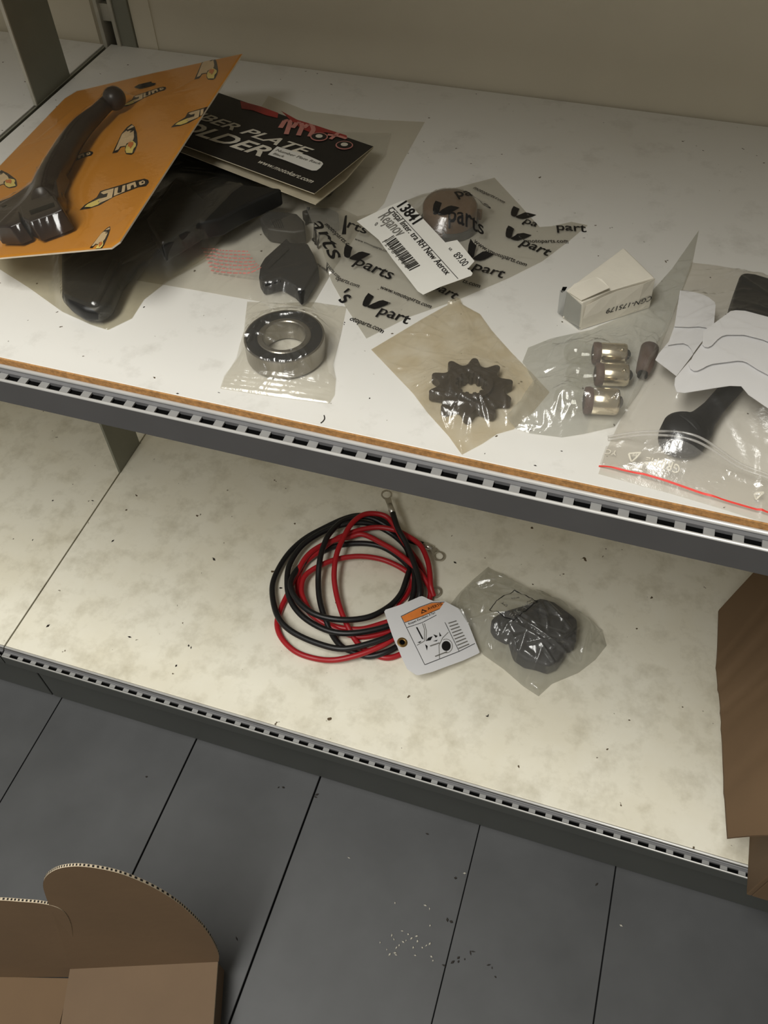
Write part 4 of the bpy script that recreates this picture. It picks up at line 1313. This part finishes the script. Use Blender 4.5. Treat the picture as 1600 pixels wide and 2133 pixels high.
# ---- crumbs
def crumbs(name, P, zf, mat, label, cat, r=(.0006, .0014), seed=2):
    rg = random.Random(seed)
    m = MB()
    for u, v in P:
        c = at(u, v, zf)
        a = rg.uniform(0, 3.14)
        l, w_ = rg.uniform(*r) * 1.5, rg.uniform(*r) * .8
        ex_, ey_ = Vector((math.cos(a), math.sin(a), 0)), Vector((-math.sin(a), math.cos(a), 0))
        lo = [c + ex_ * l, c + ey_ * w_, c - ex_ * l, c - ey_ * w_]
        m.prism([p + Vector((0, 0, .0001)) for p in lo], [c.lerp(p, .6) + Vector((0, 0, w_)) for p in lo])
    o = m.out(name, mat)
    return tag(o, label, cat, kind='stuff')


crumbs('crumbs', [(445, 1163), (585, 1225), (393, 1345), (398, 1349), (367, 1387), (270, 1327), (1017, 1490), (1015, 1492), (235, 1127), (68, 1125), (110, 1043), (193, 1043), (948, 1172), (446, 1166), (100, 1304)], ZL, M['hair'], 'dark crumbs scattered over the stained lower shelf', 'crumbs', (.0007, .0016))
crumbs('crumbs', [(456, 818), (370, 820), (718, 672), (717, 676), (770, 830), (1115, 970), (1010, 945), (1170, 940), (300, 640)], ZU, M['hair'], 'tiny dark specks on the white upper shelf near its front edge', 'crumbs', (.0003, .0007))
rg = random.Random(9)
crumbs('paint_flecks', [(727, 1787), (968, 1819), (823, 1881), (895, 1893), (896, 1928), (886, 1886), (846, 1959), (865, 1990), (826, 1974), (806, 1978), (902, 2001), (825, 1989), (840, 1962), (1294, 1928), (812, 1988), (868, 1950)] + [(860 + rg.gauss(0, 30), 1965 + rg.gauss(0, 18)) for k in range(14)], .0005, M['fleck'], 'pale paint flecks scattered on the grey floorboards', 'flecks', (.0006, .0013))
crumbs('floor_dirt', [(932, 1916), (940, 1920), (949, 1829), (980, 1985), (955, 2003), (968, 1998), (943, 2004), (1018, 2010), (1025, 2016), (1032, 2035), (925, 2011), (590, 1790 - 150), (660, 1655), (657, 1660), (580, 1640), (305, 1618), (890, 1737), (1243, 1842), (955, 1995), (985, 1982), (493, 1955)], .0005, M['hair'], 'dark dirt crumbs stuck to the grey floorboards', 'dirt', (.0006, .0016), 5)
hh = thing('hair', tuple(at(673, 872, ZU)), 'short dark curved hair near the upper shelf edge', 'hair')
MB().tube([at(*p, ZU + .0004) for p in spline([(675, 865), (676, 872), (672, 878), (668, 881)], 4)], .0003, 6).out('strand', M['hair'], hh)

# ------------------------------------------------------------------ cardboard boxes
def slabV(name, mat, P, parent, d, edge=None):
    """flat cardboard piece from world points, thickness d along its normal"""
    P = [Vector(p) for p in P]
    n_ = (P[1] - P[0]).cross(P[2] - P[1]).normalized()
    k = len(P)
    V = P + [p + n_ * d for p in P]
    return mk(name, V, [tuple(range(k - 1, -1, -1)), tuple(range(k, 2 * k))] + [(i, (i + 1) % k, k + (i + 1) % k, k + i) for i in range(k)], None, parent,
              mats=[mat, edge or mat], fm=[0, 0] + [1] * k)


bx = thing('cardboard_box', (.36, .42, ZL), 'tall brown cardboard box on the lower shelf with a folded-out flap, right edge', 'box')
x0, x1, y0, y1, zb_, zt_ = .212, .52, .271, .60, ZL + .0006, .20
for nm, lo_b, hi_b in (('side_panel', (x0, y0, zb_), (x0 + .004, y1, zt_)), ('side_panel', (x1 - .004, y0, zb_), (x1, y1, zt_)), ('front_panel', (x0 + .0042, y0, zb_), (x1 - .0042, y0 + .004, zt_)),
                       ('back_panel', (x0 + .0042, y1 - .004, zb_), (x1 - .0042, y1, zt_)), ('bottom_panel', (x0 + .0042, y0 + .0042, zb_), (x1 - .0042, y1 - .0042, zb_ + .004))):
    MB().box(lo_b, hi_b).out(nm, M['carddark'], bx, bevel=.0008)
Fz = .155
fpx = [(1517, 1745), (1513, 1690), (1508, 1600), (1504, 1500), (1500, 1450), (1494, 1395), (1496, 1340), (1498, 1270)]
fe = [at(*p, Fz + .002 * math.sin(i * 1.7)) for i, p in enumerate(fpx)]
hin = [Vector((x0 - .0005, y0 + .012 + (.585 - y0 - .012) * i / 7, zt_ + .002)) for i in range(8)]
NS, NI = 16, 36
fe = [Vector(p) for p in spline([tuple(p) for p in fe], 6)][:]
V, F, ni = [], [], len(fe)
for i in range(ni):
    hz_ = hin[0].lerp(hin[-1], i / (ni - 1))
    for k in range(NS + 1):
        t_ = k / NS
        p = fe[i].lerp(hz_, t_)
        y_ = i / (ni - 1)
        cr = sum(.0022 * math.exp(-((y_ - c - .10 * t_) / .018) ** 2) for c in (.22, .40, .47, .62, .74))
        V.append(p + Vector((0, 0, .005 * math.sin(math.pi * t_) - cr)))
w_ = NS + 1
for i in range(ni - 1):
    for k in range(NS): F.append((i * w_ + k, (i + 1) * w_ + k, (i + 1) * w_ + k + 1, i * w_ + k + 1))
k = len(V)
V2 = V + [p + Vector((0, 0, -.0032)) for p in V]
F2 = F + [[q + k for q in f[::-1]] for f in F]
for rim_ in ([i * w_ for i in range(ni)], list(range(w_)), [(ni - 1) * w_ + i for i in range(w_)]):
    j = len(V2)
    V2 += [V2[q] for q in rim_] + [V2[q + k] for q in rim_]
    F2 += [(j + q, j + q + 1, j + len(rim_) + q + 1, j + len(rim_) + q) for q in range(len(rim_) - 1)]
mk('flap', V2, F2, M['carddark'], bx, smooth=True)

# mailer box at the lower left
lb = thing('mailer_box', (-.28, .03, 0), 'flat open cardboard mailer box on the floor with rounded tuck flaps', 'box')
zA, zB = .034, .006
HA = [at(148, 2020, zA), at(455, 2005, zA)]
dx = (HA[1] - HA[0]).normalized()
dy = Vector((dx.y, -dx.x, 0))
slabV('lid_panel', M['card'], [HA[0], HA[0] + dy * .16, HA[1] + dy * .16, HA[1]], lb, .003, M['cardlight'])
WS = .003
H1 = [p - dx * .0035 + Vector((0, 0, -.004)) for p in (HA[1], HA[1] + dy * .16)]
slabV('side_wall', M['card'], [H1[0], H1[1], Vector((H1[1].x, H1[1].y, .0008)), Vector((H1[0].x, H1[0].y, .0008))], lb, WS)
slabV('side_wall', M['card'], [HA[0] + Vector((0, 0, -.001)), HA[0] + dy * .16 + Vector((0, 0, -.001)), HA[0] + dy * .16 + Vector((0, 0, .0008 - zA)), HA[0] + Vector((0, 0, .0008 - zA))], lb, .003)
EP = Pl(HA[0] + Vector((0, 0, .0035)), (dy + Vector((0, 0, .12))), dx)
z3b = lambda P: zoom(2.963, (0, 1750), P)


def ear(P, pl, name, hinge_n=2):
    Q = [pl.hit(*p) for p in z3b(P)]
    d_ = .0022
    Pw = [pl.P(*q) for q in Q]
    n_ = pl.n if pl.n.dot(CAM - pl.O) > 0 else -pl.n
    k = len(Pw)
    V = Pw + [p - n_ * d_ for p in Pw]
    mk(name, V, [tuple(range(k)), tuple(range(2 * k - 1, k - 1, -1))] + [(i, (i + 1) % k, k + (i + 1) % k, k + i) for i in range(k)], None, lb, mats=[M['carddark'], M['cardlight']], fm=[0, 0] + [1] * k)
    # corrugation showing on the cut edge
    m_ = MB()
    for i in range(k - hinge_n):
        a, b = Pw[i], Pw[i + 1]
        if (b - a).length < 1e-6: continue
        nn = max(1, int((b - a).length / .0034))
        o_ = n_.cross(b - a).normalized()
        c_ = sum(Pw, Vector()) / k
        if o_.dot(a - c_) < 0: o_ = -o_
        for q in range(nn):
            s0, s1 = a.lerp(b, (q + .1) / nn), a.lerp(b, (q + .55) / nn)
            m_.add([s0 - n_ * .0004 + o_ * .0002, s1 - n_ * .0004 + o_ * .0002, s1 - n_ * .0019 + o_ * .0002, s0 - n_ * .0019 + o_ * .0002], [(0, 1, 2, 3)])
    q = m_.out('flutes', M['gap'], lb)


cv = lambda P, n_=5: [tuple(p) for p in spline(P, n_)]
ear(cv([(1350, 750), (1348, 700), (1300, 600), (1230, 510), (1100, 390), (950, 295), (780, 220), (640, 182), (500, 163), (400, 168), (330, 190), (280, 230), (266, 280), (280, 340), (310, 420), (360, 560), (440, 800)]), EP, 'tuck_flap', 1)
HB = [at(-60, 2031, zB + .004), at(143, 2036, zB + .004)]
dxb = (HB[1] - HB[0]).normalized()
dyb = Vector((dxb.y, -dxb.x, 0))
EP2 = Pl(HB[1], dyb + Vector((0, 0, .12)), dxb)
ear(cv([(425, 845), (440, 790), (452, 680), (445, 560), (425, 490), (390, 440), (330, 408), (240, 390), (120, 380), (0, 372), (-180, 372)]) + [(-180, 845)], EP2, 'tuck_flap', 2)
slabV('base_panel', M['carddark'], [HB[0] + Vector((0, 0, -.004)), HB[0] + dyb * .16 + Vector((0, 0, -.004)), HB[1] + dyb * .16 + Vector((0, 0, -.004)), HB[1] + Vector((0, 0, -.004))], lb, -.003)
